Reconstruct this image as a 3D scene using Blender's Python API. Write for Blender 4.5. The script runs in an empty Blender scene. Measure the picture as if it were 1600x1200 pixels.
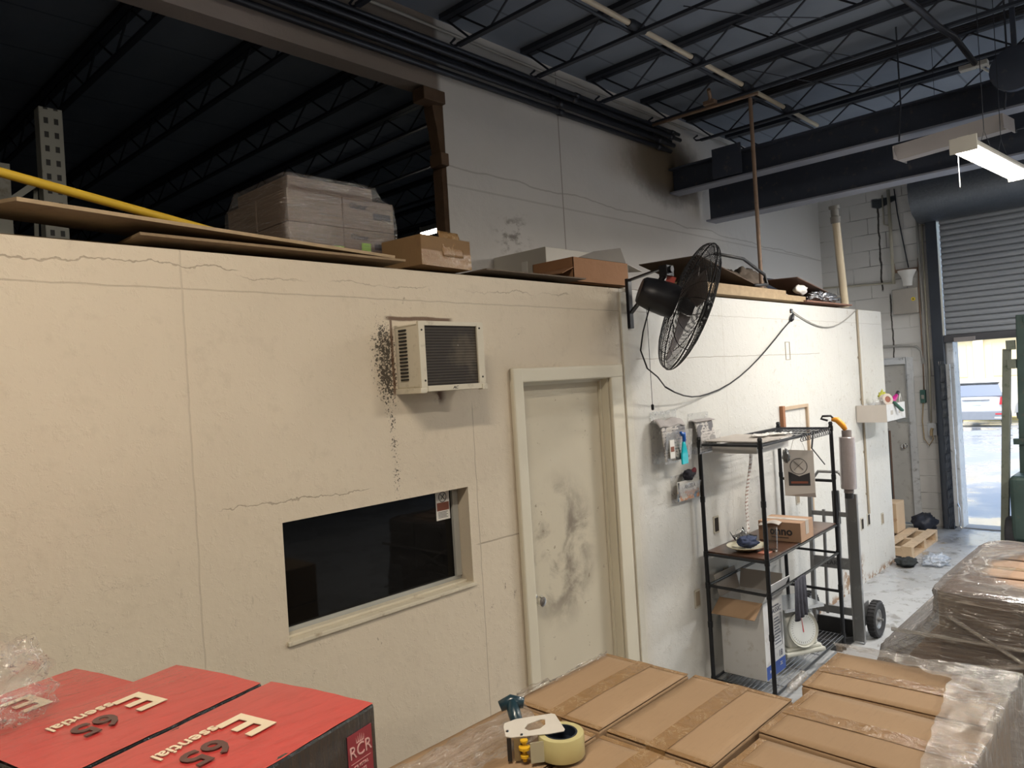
import bpy, bmesh, math, random
from mathutils import Matrix, Vector, noise as mn
random.seed(7)
S = bpy.context.scene
COL = S.collection
PI = math.pi
# ------------------------------------------------------------------ camera
YAW = math.radians(43.3); ROLL = math.radians(3.5); CAMZ = 2.06
fw = Vector((math.cos(YAW), math.sin(YAW), 0)); rt = Vector((math.sin(YAW), -math.cos(YAW), 0)); dn = Vector((0, 0, -1))
cr, sr = math.cos(ROLL), math.sin(ROLL)
r2 = cr * rt + sr * dn; d2 = -sr * rt + cr * dn
cd = bpy.data.cameras.new('camera'); cam = bpy.data.objects.new('camera', cd); COL.objects.link(cam)
cd.sensor_fit = 'HORIZONTAL'; cd.sensor_width = 36; cd.lens = 36 * 1165 / 1600; cd.clip_start = .02; cd.clip_end = 200
m = Matrix.Identity(4)
for i, v in enumerate((r2, -d2, -fw)):
    for j in range(3): m[j][i] = v[j]
m.translation = Vector((0, 0, CAMZ)); cam.matrix_world = m
S.camera = cam
# ------------------------------------------------------------------ colour, sky, sun
S.view_settings.view_transform = 'Standard'; S.view_settings.look = 'None'
S.view_settings.exposure = 0.0; S.view_settings.gamma = 1; S.view_settings.use_curve_mapping = False
try:
    S.cycles.max_bounces = 10; S.cycles.transparent_max_bounces = 24; S.cycles.caustics_reflective = False; S.cycles.caustics_refractive = False
    S.cycles.sample_clamp_indirect = 6
except Exception: pass
W = bpy.data.worlds.new('sky'); S.world = W; W.use_nodes = True
wn = W.node_tree; bg = wn.nodes['Background']
sky = wn.nodes.new('ShaderNodeTexSky'); sky.sky_type = 'NISHITA'; sky.sun_disc = False
sky.sun_elevation = math.radians(50); sky.sun_rotation = math.radians(-100); sky.dust_density = 2.5; sky.air_density = 1.3
wn.links.new(sky.outputs[0], bg.inputs[0]); bg.inputs[1].default_value = 0.5
def area_lamp(name, loc, rot, sx, sy, power, col, spread=None):
    L = bpy.data.lights.new(name, 'AREA'); L.shape = 'RECTANGLE'; L.size = sx; L.size_y = sy; L.energy = power; L.color = col
    if spread: L.spread = spread
    o = bpy.data.objects.new(name, L); COL.objects.link(o); o.location = loc; o.rotation_euler = rot; return o
sun = bpy.data.lights.new('sun', 'SUN'); sun.energy = 1.3; sun.angle = math.radians(2); sun.color = (1, .95, .86)
so = bpy.data.objects.new('sun', sun); COL.objects.link(so); so.rotation_euler = Vector((.62, .25, -.74)).to_track_quat('-Z', 'Y').to_euler()
# daylight portal in the roller door opening (guides sky sampling, emits nothing itself)
pt = area_lamp('door_portal', (10.32, 0.75, 1.12), (0, PI / 2, 0), 2.24, 3.1, 1, (1, 1, 1))
pt.data.cycles.is_portal = True
pt2 = area_lamp('added_opening_portal', (10.36, -4.5, 1.8), (0, PI / 2, 0), 3.6, 4.0, 1, (1, 1, 1)); pt2.data.cycles.is_portal = True   # added unseen opening in the far wall, lets in more daylight
# room's ceiling lamps (the warm strip lights over the aisle, behind and above the camera), plus a cool one added to brighten the far end
LAMPS = [((0.0, 0.45, 4.05), 78, (1, .87, .70)), ((4.4, -1.2, 4.05), 80, (1, .92, .80)), ((8.6, -1.6, 4.05), 190, (.93, .96, 1)), ((0.5, -4.5, 4.05), 30, (1, .90, .78))]
# ------------------------------------------------------------------ node helpers
class G:
    def __init__(s, name):
        s.m = bpy.data.materials.new(name); s.m.use_nodes = True; s.t = s.m.node_tree; s.N = s.t.nodes; s.L = s.t.links
        s.p = s.N['Principled BSDF']; s._pos = None
    def put(s, sock, v):
        if hasattr(v, 'links') or isinstance(v, bpy.types.NodeSocket): s.L.new(v, sock)
        else:
            if isinstance(v, tuple) and len(v) == 3 and sock.type == 'RGBA': v = v + (1,)
            sock.default_value = v
    def new(s, k, **a):
        n = s.N.new(k)
        for q, v in a.items(): setattr(n, q, v)
        return n
    def ma(s, op, a, b=0.0, c=0.0, clamp=False):
        n = s.new('ShaderNodeMath', operation=op); n.use_clamp = clamp
        s.put(n.inputs[0], a); s.put(n.inputs[1], b); s.put(n.inputs[2], c); return n.outputs[0]
    def pos(s):
        if not s._pos:
            g = s.new('ShaderNodeNewGeometry'); x = s.new('ShaderNodeSeparateXYZ'); s.L.new(g.outputs['Position'], x.inputs[0])
            s._pos = (g.outputs['Position'], x.outputs[0], x.outputs[1], x.outputs[2])
        return s._pos
    def obj(s):
        return s.new('ShaderNodeTexCoord').outputs['Object']
    def xyz(s, v):
        x = s.new('ShaderNodeSeparateXYZ'); s.L.new(v, x.inputs[0]); return x.outputs
    def comb(s, x, y, z):
        n = s.new('ShaderNodeCombineXYZ'); s.put(n.inputs[0], x); s.put(n.inputs[1], y); s.put(n.inputs[2], z); return n.outputs[0]
    def scale(s, v, sc, rot=(0, 0, 0)):
        n = s.new('ShaderNodeMapping'); s.put(n.inputs[0], v); n.inputs['Scale'].default_value = sc; n.inputs['Rotation'].default_value = rot; return n.outputs[0]
    def noise(s, v, sc=5, det=4, ro=.5, dist=0):
        n = s.new('ShaderNodeTexNoise'); s.put(n.inputs['Vector'], v); n.inputs['Scale'].default_value = sc
        n.inputs['Detail'].default_value = det; n.inputs['Roughness'].default_value = ro; n.inputs['Distortion'].default_value = dist; return n.outputs['Fac']
    def vor(s, v, sc, feat='F1'):
        n = s.new('ShaderNodeTexVoronoi', feature=feat); s.put(n.inputs['Vector'], v); n.inputs['Scale'].default_value = sc; return n.outputs['Distance']
    def mix(s, f, a, b):
        n = s.new('ShaderNodeMix', data_type='RGBA'); s.put(n.inputs[0], f); s.put(n.inputs[6], a); s.put(n.inputs[7], b); return n.outputs[2]
    def ramp(s, v, a, b):                       # smoothstep a..b -> 0..1
        n = s.new('ShaderNodeMapRange', interpolation_type='SMOOTHSTEP'); s.put(n.inputs[0], v)
        s.put(n.inputs[1], a); s.put(n.inputs[2], b); n.inputs[3].default_value = 0; n.inputs[4].default_value = 1; return n.outputs[0]
    def line(s, x, x0, w, wob=None):            # 1 on the line x = x0
        d = s.ma('SUBTRACT', x, x0)
        if wob is not None: d = s.ma('ADD', d, wob)
        return s.ma('SUBTRACT', 1, s.ramp(s.ma('ABSOLUTE', d), w * .4, w))
    def box(s, x, a, b, soft=.02):
        return s.ma('MULTIPLY', s.ramp(x, a - soft, a + soft), s.ma('SUBTRACT', 1, s.ramp(x, b - soft, b + soft)))
    def mul(s, *a):
        r = a[0]
        for q in a[1:]: r = s.ma('MULTIPLY', r, q)
        return r
    def mx(s, *a):
        r = a[0]
        for q in a[1:]: r = s.ma('MAXIMUM', r, q)
        return r
    def bump(s, h, st=.3, d=.01):
        n = s.new('ShaderNodeBump'); s.put(n.inputs['Height'], h); n.inputs['Strength'].default_value = st; n.inputs['Distance'].default_value = d
        s.L.new(n.outputs[0], s.p.inputs['Normal']); return n.outputs[0]
    def set(s, **a):
        for k, v in a.items():
            s.put(s.p.inputs[{'col': 'Base Color', 'rough': 'Roughness', 'metal': 'Metallic', 'spec': 'Specular IOR Level', 'alpha': 'Alpha', 'trans': 'Transmission Weight', 'coat': 'Coat Weight'}[k]], v)
        return s
MAT = {}
def mat(name, col, rough=.6, metal=0, var=.12, sc=6, bump=0, bs=30, spec=.5, dirt=None, coat=0):
    if name in MAT: return MAT[name]
    g = G(name); v = g.obj()
    n = g.noise(v, sc, 5)
    c = g.mix(n, tuple(max(0, q * (1 - var)) for q in col), tuple(min(1, q * (1 + var)) for q in col))
    if dirt: c = g.mix(g.ramp(g.noise(v, sc * 2.3, 6, .65), .55, .72), c, dirt)
    g.set(col=c, rough=rough, metal=metal, spec=spec, coat=coat)
    if bump: g.bump(g.noise(v, bs, 5), bump, .01)
    MAT[name] = g.m; return g.m
def emis(name, col, st):
    g = G(name); g.p.inputs['Emission Color'].default_value = col + (1,); g.p.inputs['Emission Strength'].default_value = st; g.set(col=col); MAT[name] = g.m; return g.m
# ------------------------------------------------------------------ mesh helpers
WM = {}
def wm(o): return WM.get(o.name, Matrix.Identity(4))
def setp(o, label=None, cat=None, group=None, kind=None):
    for k, v in (('label', label), ('category', cat), ('group', group), ('kind', kind)):
        if v: o[k] = v
    return o
def thing(name, label, cat, loc=(0, 0, 0), rz=0, group=None, kind=None):
    o = bpy.data.objects.new(name, None); COL.objects.link(o); o.location = loc; o.rotation_euler = (0, 0, rz); o.empty_display_size = .1
    WM[o.name] = Matrix.Translation(loc) @ Matrix.Rotation(rz, 4, 'Z')
    return setp(o, label, cat, group, kind)
def frame(o, x, y):
    x = Vector(x).normalized(); y = Vector(y); z = x.cross(y).normalized(); y = z.cross(x)
    M = Matrix.Identity(4)
    for i, v in enumerate((x, y, z)):
        for j in range(3): M[j][i] = v[j]
    M.translation = Vector(o); return M
class MB:
    def __init__(s): s.b = bmesh.new()
    def vs(s, pts, M=None):
        return [s.b.verts.new(M @ Vector(p) if M else Vector(p)) for p in pts]
    def face(s, v):
        try: return s.b.faces.new(v)
        except ValueError: return None
    def box(s, x0, x1, y0, y1, z0, z1, M=None):
        v = s.vs([(x, y, z) for z in (z0, z1) for y in (y0, y1) for x in (x0, x1)], M)
        for f in ((0, 2, 3, 1), (4, 5, 7, 6), (0, 1, 5, 4), (2, 6, 7, 3), (0, 4, 6, 2), (1, 3, 7, 5)): s.face([v[i] for i in f])
        return s
    def prism(s, poly, h0, h1, M=None):
        a = s.vs([(x, y, h0) for x, y in poly], M); b = s.vs([(x, y, h1) for x, y in poly], M); n = len(poly)
        s.face(a[::-1]); s.face(b)
        for i in range(n): s.face([a[i], a[(i + 1) % n], b[(i + 1) % n], b[i]])
        return s
    def tube(s, pts, r, seg=8, closed=False, cap=True):
        pts = [Vector(p) for p in pts]; n = len(pts); rings = []
        up = Vector((0, 0, 1)); prev = None
        for i, p in enumerate(pts):
            if closed: d = pts[(i + 1) % n] - pts[i - 1]
            else: d = pts[min(i + 1, n - 1)] - pts[max(i - 1, 0)]
            d.normalize()
            if prev is None:
                a = d.orthogonal().normalized() if abs(d.z) > .95 else d.cross(up).normalized()
            else:
                a = (prev - d * prev.dot(d)); a = a.normalized() if a.length > 1e-6 else d.orthogonal().normalized()
            prev = a; c = d.cross(a); rr = r[i] if isinstance(r, (list, tuple)) else r
            rings.append([s.b.verts.new(p + rr * (math.cos(2 * PI * k / seg) * a + math.sin(2 * PI * k / seg) * c)) for k in range(seg)])
        for i in range(n if closed else n - 1):
            A, B = rings[i], rings[(i + 1) % n]
            for k in range(seg): s.face([A[k], A[(k + 1) % seg], B[(k + 1) % seg], B[k]])
        if cap and not closed: s.face(rings[0][::-1]); s.face(rings[-1])
        return s
    def cyl(s, p0, p1, r, seg=16, r2=None): return s.tube([p0, p1], [r, r if r2 is None else r2], seg)
    def bar(s, p0, p1, w, h, roll=0):           # rectangular bar between points, w horizontal, h other
        p0, p1 = Vector(p0), Vector(p1); d = (p1 - p0); L = d.length; d.normalize()
        a = d.orthogonal().normalized() if abs(d.z) > .98 else d.cross(Vector((0, 0, 1))).normalized()
        if abs(d.z) > .98: a = Vector((1, 0, 0)) - d * d.x; a.normalize()
        if roll: a = Matrix.Rotation(roll, 3, d) @ a
        M = frame(p0, d, a); return s.box(0, L, -w / 2, w / 2, -h / 2, h / 2, M)
    def lathe(s, prof, M=None, seg=32):         # (r, z) profile about local z
        rings = []
        for r, z in prof:
            rings.append(s.vs([(r * math.cos(2 * PI * k / seg), r * math.sin(2 * PI * k / seg), z) for k in range(seg)] if r > 1e-6 else [(0, 0, z)], M))
        for A, B in zip(rings, rings[1:]):
            for k in range(seg):
                k2 = (k + 1) % seg
                if len(A) == 1 and len(B) == 1: break
                if len(A) == 1: s.face([A[0], B[k2], B[k]])
                elif len(B) == 1: s.face([A[k], A[k2], B[0]])
                else: s.face([A[k], A[k2], B[k2], B[k]])
        return s
    def grid(s, fn, nu, nv, closeu=False):
        g = [[s.b.verts.new(Vector(fn(i / nu, j / nv))) for j in range(nv + 1)] for i in range(nu + (0 if closeu else 1))]
        for i in range(nu):
            for j in range(nv):
                a, b_ = g[i], g[(i + 1) % len(g)]; s.face([a[j], b_[j], b_[j + 1], a[j + 1]])
        return s
    def blob(s, c, r, amp=.25, fr=3, seg=20, M=None):
        c = Vector(c)
        def fn(u, v):
            th = 2 * PI * u; ph = PI * v; d = Vector((math.sin(ph) * math.cos(th), math.sin(ph) * math.sin(th), math.cos(ph)))
            k = 1 + amp * mn.noise(d * fr + c * 7) + amp * .5 * mn.noise(d * fr * 2.7 + c * 3)
            p = Vector((d.x * r[0] * k, d.y * r[1] * k, d.z * r[2] * k)) + c
            return M @ p if M else p
        return s.grid(fn, seg, seg // 2, True)
    def build(s, name, material, parent=None, bevel=0, smooth=False, solid=0, label=None, cat=None, group=None, kind=None, world=True, seg=2, weld=True):
        if weld: bmesh.ops.remove_doubles(s.b, verts=s.b.verts, dist=1e-5)
        bmesh.ops.recalc_face_normals(s.b, faces=s.b.faces)
        if bevel:
            ed = [e for e in s.b.edges if len(e.link_faces) == 2 and e.calc_face_angle(0) > .5]
            bmesh.ops.bevel(s.b, geom=ed, offset=bevel, segments=seg, profile=.6, affect='EDGES', clamp_overlap=True)
        if parent and world: s.b.transform(wm(parent).inverted())
        me = bpy.data.meshes.new(name); s.b.to_mesh(me); s.b.free()
        me.materials.append(material)
        if smooth:
            me.polygons.foreach_set('use_smooth', [True] * len(me.polygons))
            if smooth == 'auto':
                try: me.set_sharp_from_angle(angle=math.radians(35))
                except Exception: pass
        o = bpy.data.objects.new(name, me); COL.objects.link(o)
        if parent: o.parent = parent; WM[o.name] = wm(parent)
        if solid:
            q = o.modifiers.new('thickness', 'SOLIDIFY'); q.thickness = solid; q.offset = 0
        return setp(o, label, cat, group, kind)
def text(body, size, M, material, parent, name='lettering', sx=1, align='CENTER', ext=.0006, bold=0, shear=0):
    c = bpy.data.curves.new(name, 'FONT'); c.body = body; c.size = size; c.align_x = align; c.align_y = 'CENTER'; c.extrude = ext; c.offset = bold; c.shear = shear; c.resolution_u = 3
    t = bpy.data.objects.new('tmp', c); me = bpy.data.meshes.new_from_object(t); bpy.data.objects.remove(t)
    me.transform(Matrix.Diagonal((sx, 1, 1, 1))); me.transform((wm(parent).inverted() @ M) if parent else M)
    me.name = name; me.materials.clear(); me.materials.append(material)
    o = bpy.data.objects.new(name, me); COL.objects.link(o)
    if parent: o.parent = parent; WM[o.name] = wm(parent)
    return o
def copy_tree(o, parent=None):
    c = o.copy(); COL.objects.link(c); c.parent = parent
    for ch in list(o.children): copy_tree(ch, c)
    return c
# ================================================================== SETTING
D = 2.47; YU = 3.76; XF = 10.15; ZC = 4.58
def holes(xs0, xs1, zs0, zs1, rects):
    xs = sorted({xs0, xs1, *[r[0] for r in rects], *[r[1] for r in rects]}); zs = sorted({zs0, zs1, *[r[2] for r in rects], *[r[3] for r in rects]})
    for a, b in zip(xs, xs[1:]):
        for c, d in zip(zs, zs[1:]):
            if not any(r[0] <= a and b <= r[1] and r[2] <= c and d <= r[3] for r in rects): yield a, b, c, d
# office wall paint: cream, patched panels, cracks, mildew beside the air conditioner
def wall_mat():
    g = G('office_paint'); P, x, y, z = g.pos()
    n1 = g.noise(P, 1.3, 4, .6); n2 = g.noise(P, 14, 6, .65); n3 = g.noise(P, 60, 4, .6)
    c = g.mix(n1, (.68, .595, .47), (.59, .51, .40))
    c = g.mix(g.ramp(x, 3.45, 3.75), c, g.mix(n1, (.68, .67, .635), (.60, .59, .555)))
    c = g.mix(g.mul(g.ramp(n2, .54, .72), .16), c, (.40, .335, .25))
    w1 = g.ma('MULTIPLY', g.ma('SUBTRACT', g.noise(P, 3.5, 5, .7), .5), .12); w2 = g.ma('MULTIPLY', g.ma('SUBTRACT', g.noise(P, 9, 3), .5), .012)
    brk = g.ramp(g.noise(g.scale(P, (2, 2, 2)), 1.2, 2), .42, .56)
    seams = g.mx(*[g.mul(g.line(x, q, .0045, w2), a_) for q, a_ in ((1.06, .22), (3.56, .5), (4.78, .15), (6.0, .15), (6.95, .2), (7.6, .2))])
    seams = g.mx(seams, g.mul(g.line(x, 2.345, .004, w2), .35, g.ma('SUBTRACT', 1, g.ramp(z, 1.95, 2.0))), g.mul(g.line(z, 2.44, .004, w2), .28, g.ramp(x, .2, .4)), g.mul(g.line(z, 1.34, .005, w2), .5, g.box(x, 2.33, 2.62)), g.mul(g.line(z, 1.68, .003, w1), .5, g.box(x, 1.15, 1.75)))
    seams = g.mx(seams, g.mul(g.line(z, 2.52, .0035, w1), .5, g.box(x, -1, 1.25)), g.mul(g.line(z, 2.50, .0035, w1), .4, g.box(x, 1.2, 3.1), brk), g.mul(g.line(z, 2.16, .004, w2), .5, g.box(x, 3.7, 6.5)))
    cv = g.scale(P, (1.2, 1, 2.4), (.3, .2, .5)); cracks = g.mul(g.ma('SUBTRACT', 1, g.ramp(g.ma('ABSOLUTE', g.ma('SUBTRACT', g.noise(cv, 2.1, 6, .62, .6), .5)), .0, .0022)), g.ramp(g.noise(P, 1.7, 2), .57, .66), .5)
    c = g.mix(g.mx(seams, cracks), c, (.22, .17, .12))
    # patched plaster strip along the top and chipped spots
    chip = g.mul(g.ramp(g.noise(P, 16, 6, .75), .62, .66), g.mx(g.mul(g.box(x, 1.85, 2.2, .1), g.box(z, 2.36, 2.6, .05)), g.mul(g.box(x, 3.2, 3.6, .06), g.box(z, 2.46, 2.6, .03)), g.mul(g.box(x, 1.4, 2.5, .1), g.box(z, 1.02, 1.16, .04)), g.mul(g.ramp(x, 5, 6), .7)))
    c = g.mix(g.mul(chip, .7), c, (.33, .27, .2))
    # mildew specks: dense beside the unit, thin trail below
    ex = g.ma('ABSOLUTE', g.ma('SUBTRACT', x, g.ma('ADD', 1.872, g.mul(g.ramp(z, 2.3, 1.6), .03))))
    dens = g.mul(g.ma('SUBTRACT', 1, g.ramp(ex, .0, g.ma('ADD', .035, g.mul(g.box(z, 2.02, 2.36, .12), .07)))), g.box(z, 1.60, 2.36, .12))
    sp = g.ramp(g.ma('ADD', g.noise(P, 120, 4, .65), g.mul(dens, g.ma('ADD', .13, g.mul(g.box(z, 2.04, 2.34, .06), .13)))), .66, .73)
    c = g.mix(g.mul(sp, g.ramp(dens, .02, .25), .92), c, (.035, .028, .02))
    edge = g.mul(g.line(x, 1.912, .009, w2), g.box(z, 2.04, 2.37, .015), .85)
    rust = g.mul(g.box(x, 1.89, 2.25, .02), g.line(z, 2.362, .012, w2))
    drip = g.mul(g.ma('SUBTRACT', 1, g.ramp(g.ma('ABSOLUTE', g.ma('SUBTRACT', x, 2.155)), .0, .05)), g.box(z, 2.0, 2.06, .02), g.ramp(n2, .4, .55))
    c = g.mix(g.mx(edge, drip, g.mul(rust, .9)), c, (.10, .045, .02))
    # scuffs by the door and window
    sc = g.ramp(g.noise(g.scale(P, (14, 1, 4)), 3.2, 5, .7), .62, .70)
    c = g.mix(g.mul(sc, g.mx(g.mul(g.box(x, 2.4, 2.6, .06), g.box(z, 1.04, 1.14, .03)), g.mul(g.ramp(n1, .55, .7), .35))), c, (.13, .09, .06))
    # damage at the floor near the far end
    dm = g.mul(g.ramp(g.noise(P, 11, 5, .7), .47, .53), g.mx(g.mul(g.box(x, 6.75, 7.25, .1), g.box(z, -.1, .26, .06)), g.mul(g.box(z, -.1, .05, .03), g.ramp(x, 4, 5))))
    c = g.mix(dm, c, (.28, .16, .08))
    g.set(col=c, rough=g.ma('ADD', .62, g.ma('MULTIPLY', g.ramp(x, 3.4, 3.9), -.22)), spec=.45)
    lump = g.mul(g.ramp(g.noise(P, 26, 5, .7), .52, .68), g.ma('ADD', .2, g.mul(g.ramp(x, 3.5, 3.9), .3)))
    h = g.ma('SUBTRACT', g.ma('ADD', g.mul(n2, .5), g.ma('ADD', g.mul(lump, .9), g.mul(g.noise(P, 4, 3), 1.2))), g.mul(g.mx(seams, cracks, chip), 1.0))
    g.bump(h, .38, .012); return g.m
OW = wall_mat()
b = MB()
for a, q, c, d in holes(-6, 8.2, 0, 2.57, [(1.37, 2.29, 1.18, 1.61), (2.67, 3.41, 0, 2.07), (1.93, 2.28, 2.06, 2.33)]): b.box(a, q, D, D + .13, c, d)
b.box(8.07, 8.2, D + .13, YU, 0, 2.57)
b.build('wall_office', OW, kind='structure')
g = G('office_roof'); P = g.pos()[0]; g.set(col=g.mix(g.noise(P, 5, 5), (.20, .15, .10), (.12, .09, .06)), rough=.9)
MB().box(-6, 8.06, D + .13, YU, 2.57, 2.60).build('ceiling_office', g.m, kind='structure')
# upper wall: grey white, with the broken opening on the left
g = G('upper_wall_paint'); P, x, y, z = g.pos(); n = g.noise(P, 1.6, 5, .6); n2 = g.noise(P, 9, 6, .7)
c = g.mix(n, (.73, .70, .67), (.61, .585, .56)); c = g.mix(g.ramp(x, 6, 8.5), c, (.80, .79, .77))
end_patch = g.mul(g.ma('SUBTRACT', 1, g.ramp(g.ma('ADD', g.ma('POWER', g.ma('DIVIDE', g.ma('SUBTRACT', x, 6.35), .75), 2), g.ma('POWER', g.ma('DIVIDE', g.ma('SUBTRACT', z, 4.05), .38), 2)), .15, g.ma('ADD', .8, n2))), .93)  # dark rounded patch around the near girder's end
c = g.mix(end_patch, c, (.05, .04, .032))
tan = g.mul(g.box(x, 5.4, 6.6, .3), g.box(z, 3.85, 4.3, .12), .4); c = g.mix(tan, c, (.30, .22, .13))
wv = g.ma('MULTIPLY', g.ma('SUBTRACT', g.noise(P, 2, 4), .5), .10)
ln = g.mx(g.mul(g.line(z, g.ma('SUBTRACT', 3.66, g.ma('MULTIPLY', x, .02)), .008, wv), .5), g.line(x, g.ma('ADD', 4.72, g.ma('MULTIPLY', g.ma('SUBTRACT', z, 3), -.0)), .008), g.mul(g.line(z, g.ma('ADD', 3.45, wv), .010, wv), .35))
c = g.mix(g.mul(ln, .7), c, (.19, .16, .13))
sm = g.mul(g.ramp(g.noise(g.scale(P, (3, 1, 5), (0, .6, 0)), 2.4, 6, .7), .48, .64), g.box(x, 3.95, 4.25, .12), g.box(z, 3.05, 3.3, .1), .7); c = g.mix(sm, c, (.13, .10, .08))
hd = g.mul(g.ma('SUBTRACT', 1, g.ramp(x, 3.42, 3.47)), g.ramp(z, 3.9, 4.0)); c = g.mix(g.mul(hd, .75), c, g.mix(g.ramp(x, 1.9, 2.8), (.35, .28, .24), (.16, .105, .07)))  # header band browner: shade and dirt both put into the colour
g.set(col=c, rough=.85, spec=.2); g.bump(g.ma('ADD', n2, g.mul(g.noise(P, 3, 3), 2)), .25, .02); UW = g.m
b = MB()
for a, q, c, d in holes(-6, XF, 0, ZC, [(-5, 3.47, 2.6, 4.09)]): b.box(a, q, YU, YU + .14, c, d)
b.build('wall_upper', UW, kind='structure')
# ragged drywall edge and exposed studs at the broken opening
RW = mat('raw_timber', (.12, .07, .04), .85, var=.35, sc=12, bump=.4)
b = MB(); pts = []
for i in range(24):
    z = 2.62 + 1.47 * i / 23; w_ = .018 + .03 * max(0, mn.noise(Vector((z * 2.2, 3, 1)))) + .010 * mn.noise(Vector((z * 9, 1, 1))) + (.05 * min(1, (z - 3.7) * 3) if z > 3.7 else 0); pts.append((z, w_))
for (z0, w0), (z1, w1) in zip(pts, pts[1:]):
    v = b.vs([(3.47, YU + .005, z0), (3.47 - w0, YU + .03, z0), (3.47 - w0, YU + .12, z0), (3.47, YU + .135, z0), (3.47, YU + .005, z1), (3.47 - w1, YU + .03, z1), (3.47 - w1, YU + .12, z1), (3.47, YU + .135, z1)])
    for f in ((0, 1, 5, 4), (1, 2, 6, 5), (2, 3, 7, 6)): b.face([v[i] for i in f])
b.build('trim_1', RW, kind='structure')
for k, (z, x0) in enumerate(((3.99, 3.28), (3.57, 3.40))):
    MB().box(x0, 3.47, YU - .03, YU + .09, z, z + .085).build('trim_%d' % (k + 2), RW, bevel=.006, kind='structure')
# block wall with the roller door opening and the service door
g = G('block_paint'); P, x, y, z = g.pos(); br = g.new('ShaderNodeTexBrick'); g.L.new(g.comb(y, z, 0), br.inputs['Vector'])
br.inputs['Scale'].default_value = 1; br.inputs['Brick Width'].default_value = .42; br.inputs['Row Height'].default_value = .205; br.inputs['Mortar Size'].default_value = .006; br.inputs['Mortar Smooth'].default_value = .6
n = g.noise(P, 2, 5); n2 = g.noise(P, 18, 5, .65); mo = br.outputs['Fac']
c = g.mix(n, (.74, .73, .71), (.64, .63, .61)); c = g.mix(g.mul(mo, g.ramp(g.noise(P, 2.6, 3), .5, .68), .75), c, (.16, .15, .14))
wob = g.ma('MULTIPLY', g.ma('SUBTRACT', g.noise(P, 6, 4), .5), .05)
c = g.mix(g.mx(g.mul(g.line(y, 3.02, .016, wob), g.box(z, 2.95, 4.1)), g.mul(g.line(y, 2.93, .012, wob), g.box(z, 1.2, 2.9))), c, (.05, .045, .04))
tri = g.mul(g.ramp(g.ma('SUBTRACT', g.ma('ADD', 4.12, g.ma('MULTIPLY', wob, 1.2)), z), -.01, .01), g.ramp(g.ma('SUBTRACT', z, g.ma('ADD', 3.99, g.ma('MULTIPLY', g.ma('ABSOLUTE', g.ma('SUBTRACT', y, 3.0)), .35))), -.01, .01), g.box(y, 2.80, 3.09, .015)); c = g.mix(tri, c, (.06, .07, .08))
g.set(col=c, rough=.75, spec=.3); g.bump(g.ma('SUBTRACT', g.mul(n2, .5), g.mul(mo, 1.0)), .6, .012); BW = g.m
b = MB()
for a, q, c, d in holes(-9, YU, 0, ZC, [(-.85, 2.35, 0, 3.75), (2.79, 3.62, 0, 2.02), (-6.5, -2.5, 0, 3.6)]): b.box(XF, XF + .2, a, q, c, d)  # last opening is added, out of view, for extra daylight
b.build('wall_far', BW, kind='structure')
gen = mat('warehouse_paint', (.42, .40, .37), .85, bump=.3)
MB().box(-6.2, -6, -9, YU, 0, ZC).build('wall_back', gen, kind='structure')
MB().box(-6.2, XF + .2, -9.2, -9, 0, ZC).build('wall_right', gen, kind='structure')
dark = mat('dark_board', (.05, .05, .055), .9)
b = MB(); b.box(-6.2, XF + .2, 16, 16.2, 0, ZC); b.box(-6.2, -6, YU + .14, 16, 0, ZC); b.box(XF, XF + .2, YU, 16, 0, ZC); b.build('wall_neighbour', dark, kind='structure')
# concrete floor: worn pale paint, damp patches towards the door
g = G('concrete_floor'); P, x, y, z = g.pos(); n = g.noise(P, .9, 6, .65); n2 = g.noise(P, 8, 8, .75, .4); n3 = g.noise(P, 40, 4)
c = g.mix(n, (.46, .47, .48), (.36, .365, .37)); c = g.mix(g.mul(g.ramp(n2, .53, .60), .75), c, (.20, .19, .175)); c = g.mix(g.mul(g.ramp(g.noise(P, 3.1, 6, .7), .56, .62), g.ramp(x, 7.5, 9)), c, (.33, .27, .18))
wet = g.ramp(g.noise(P, 1.4, 4, .55), .42, .56); g.set(col=c, rough=g.ma('SUBTRACT', .55, g.mul(wet, .36)), spec=.5); g.bump(g.ma('ADD', n2, g.mul(n3, .3)), .25, .008)
MB().box(-6, XF + .02, -9, 16, -.12, 0).build('floor', g.m, kind='structure')
# roof deck
g = G('roof_deck'); P, x, y, z = g.pos(); n = g.noise(P, 2.2, 5, .6); c = g.mix(n, (.19, .225, .285), (.28, .325, .40)); c = g.mix(g.mul(g.line(g.ma('FRACT', g.ma('DIVIDE', y, .62)), .5, .02), .4), c, (.03, .03, .035))
g.set(col=c, rough=.85, spec=.2); g.bump(n, .2, .02)
MB().box(-6.2, XF + .2, -9.2, 16.2, ZC, ZC + .1).build('ceiling', g.m, kind='structure')
STEEL = mat('joist_steel', (.035, .042, .058), .55, metal=.2, var=.3)
PIPE = mat('dark_conduit', (.045, .048, .06), .38, metal=.5, var=.3)
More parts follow.
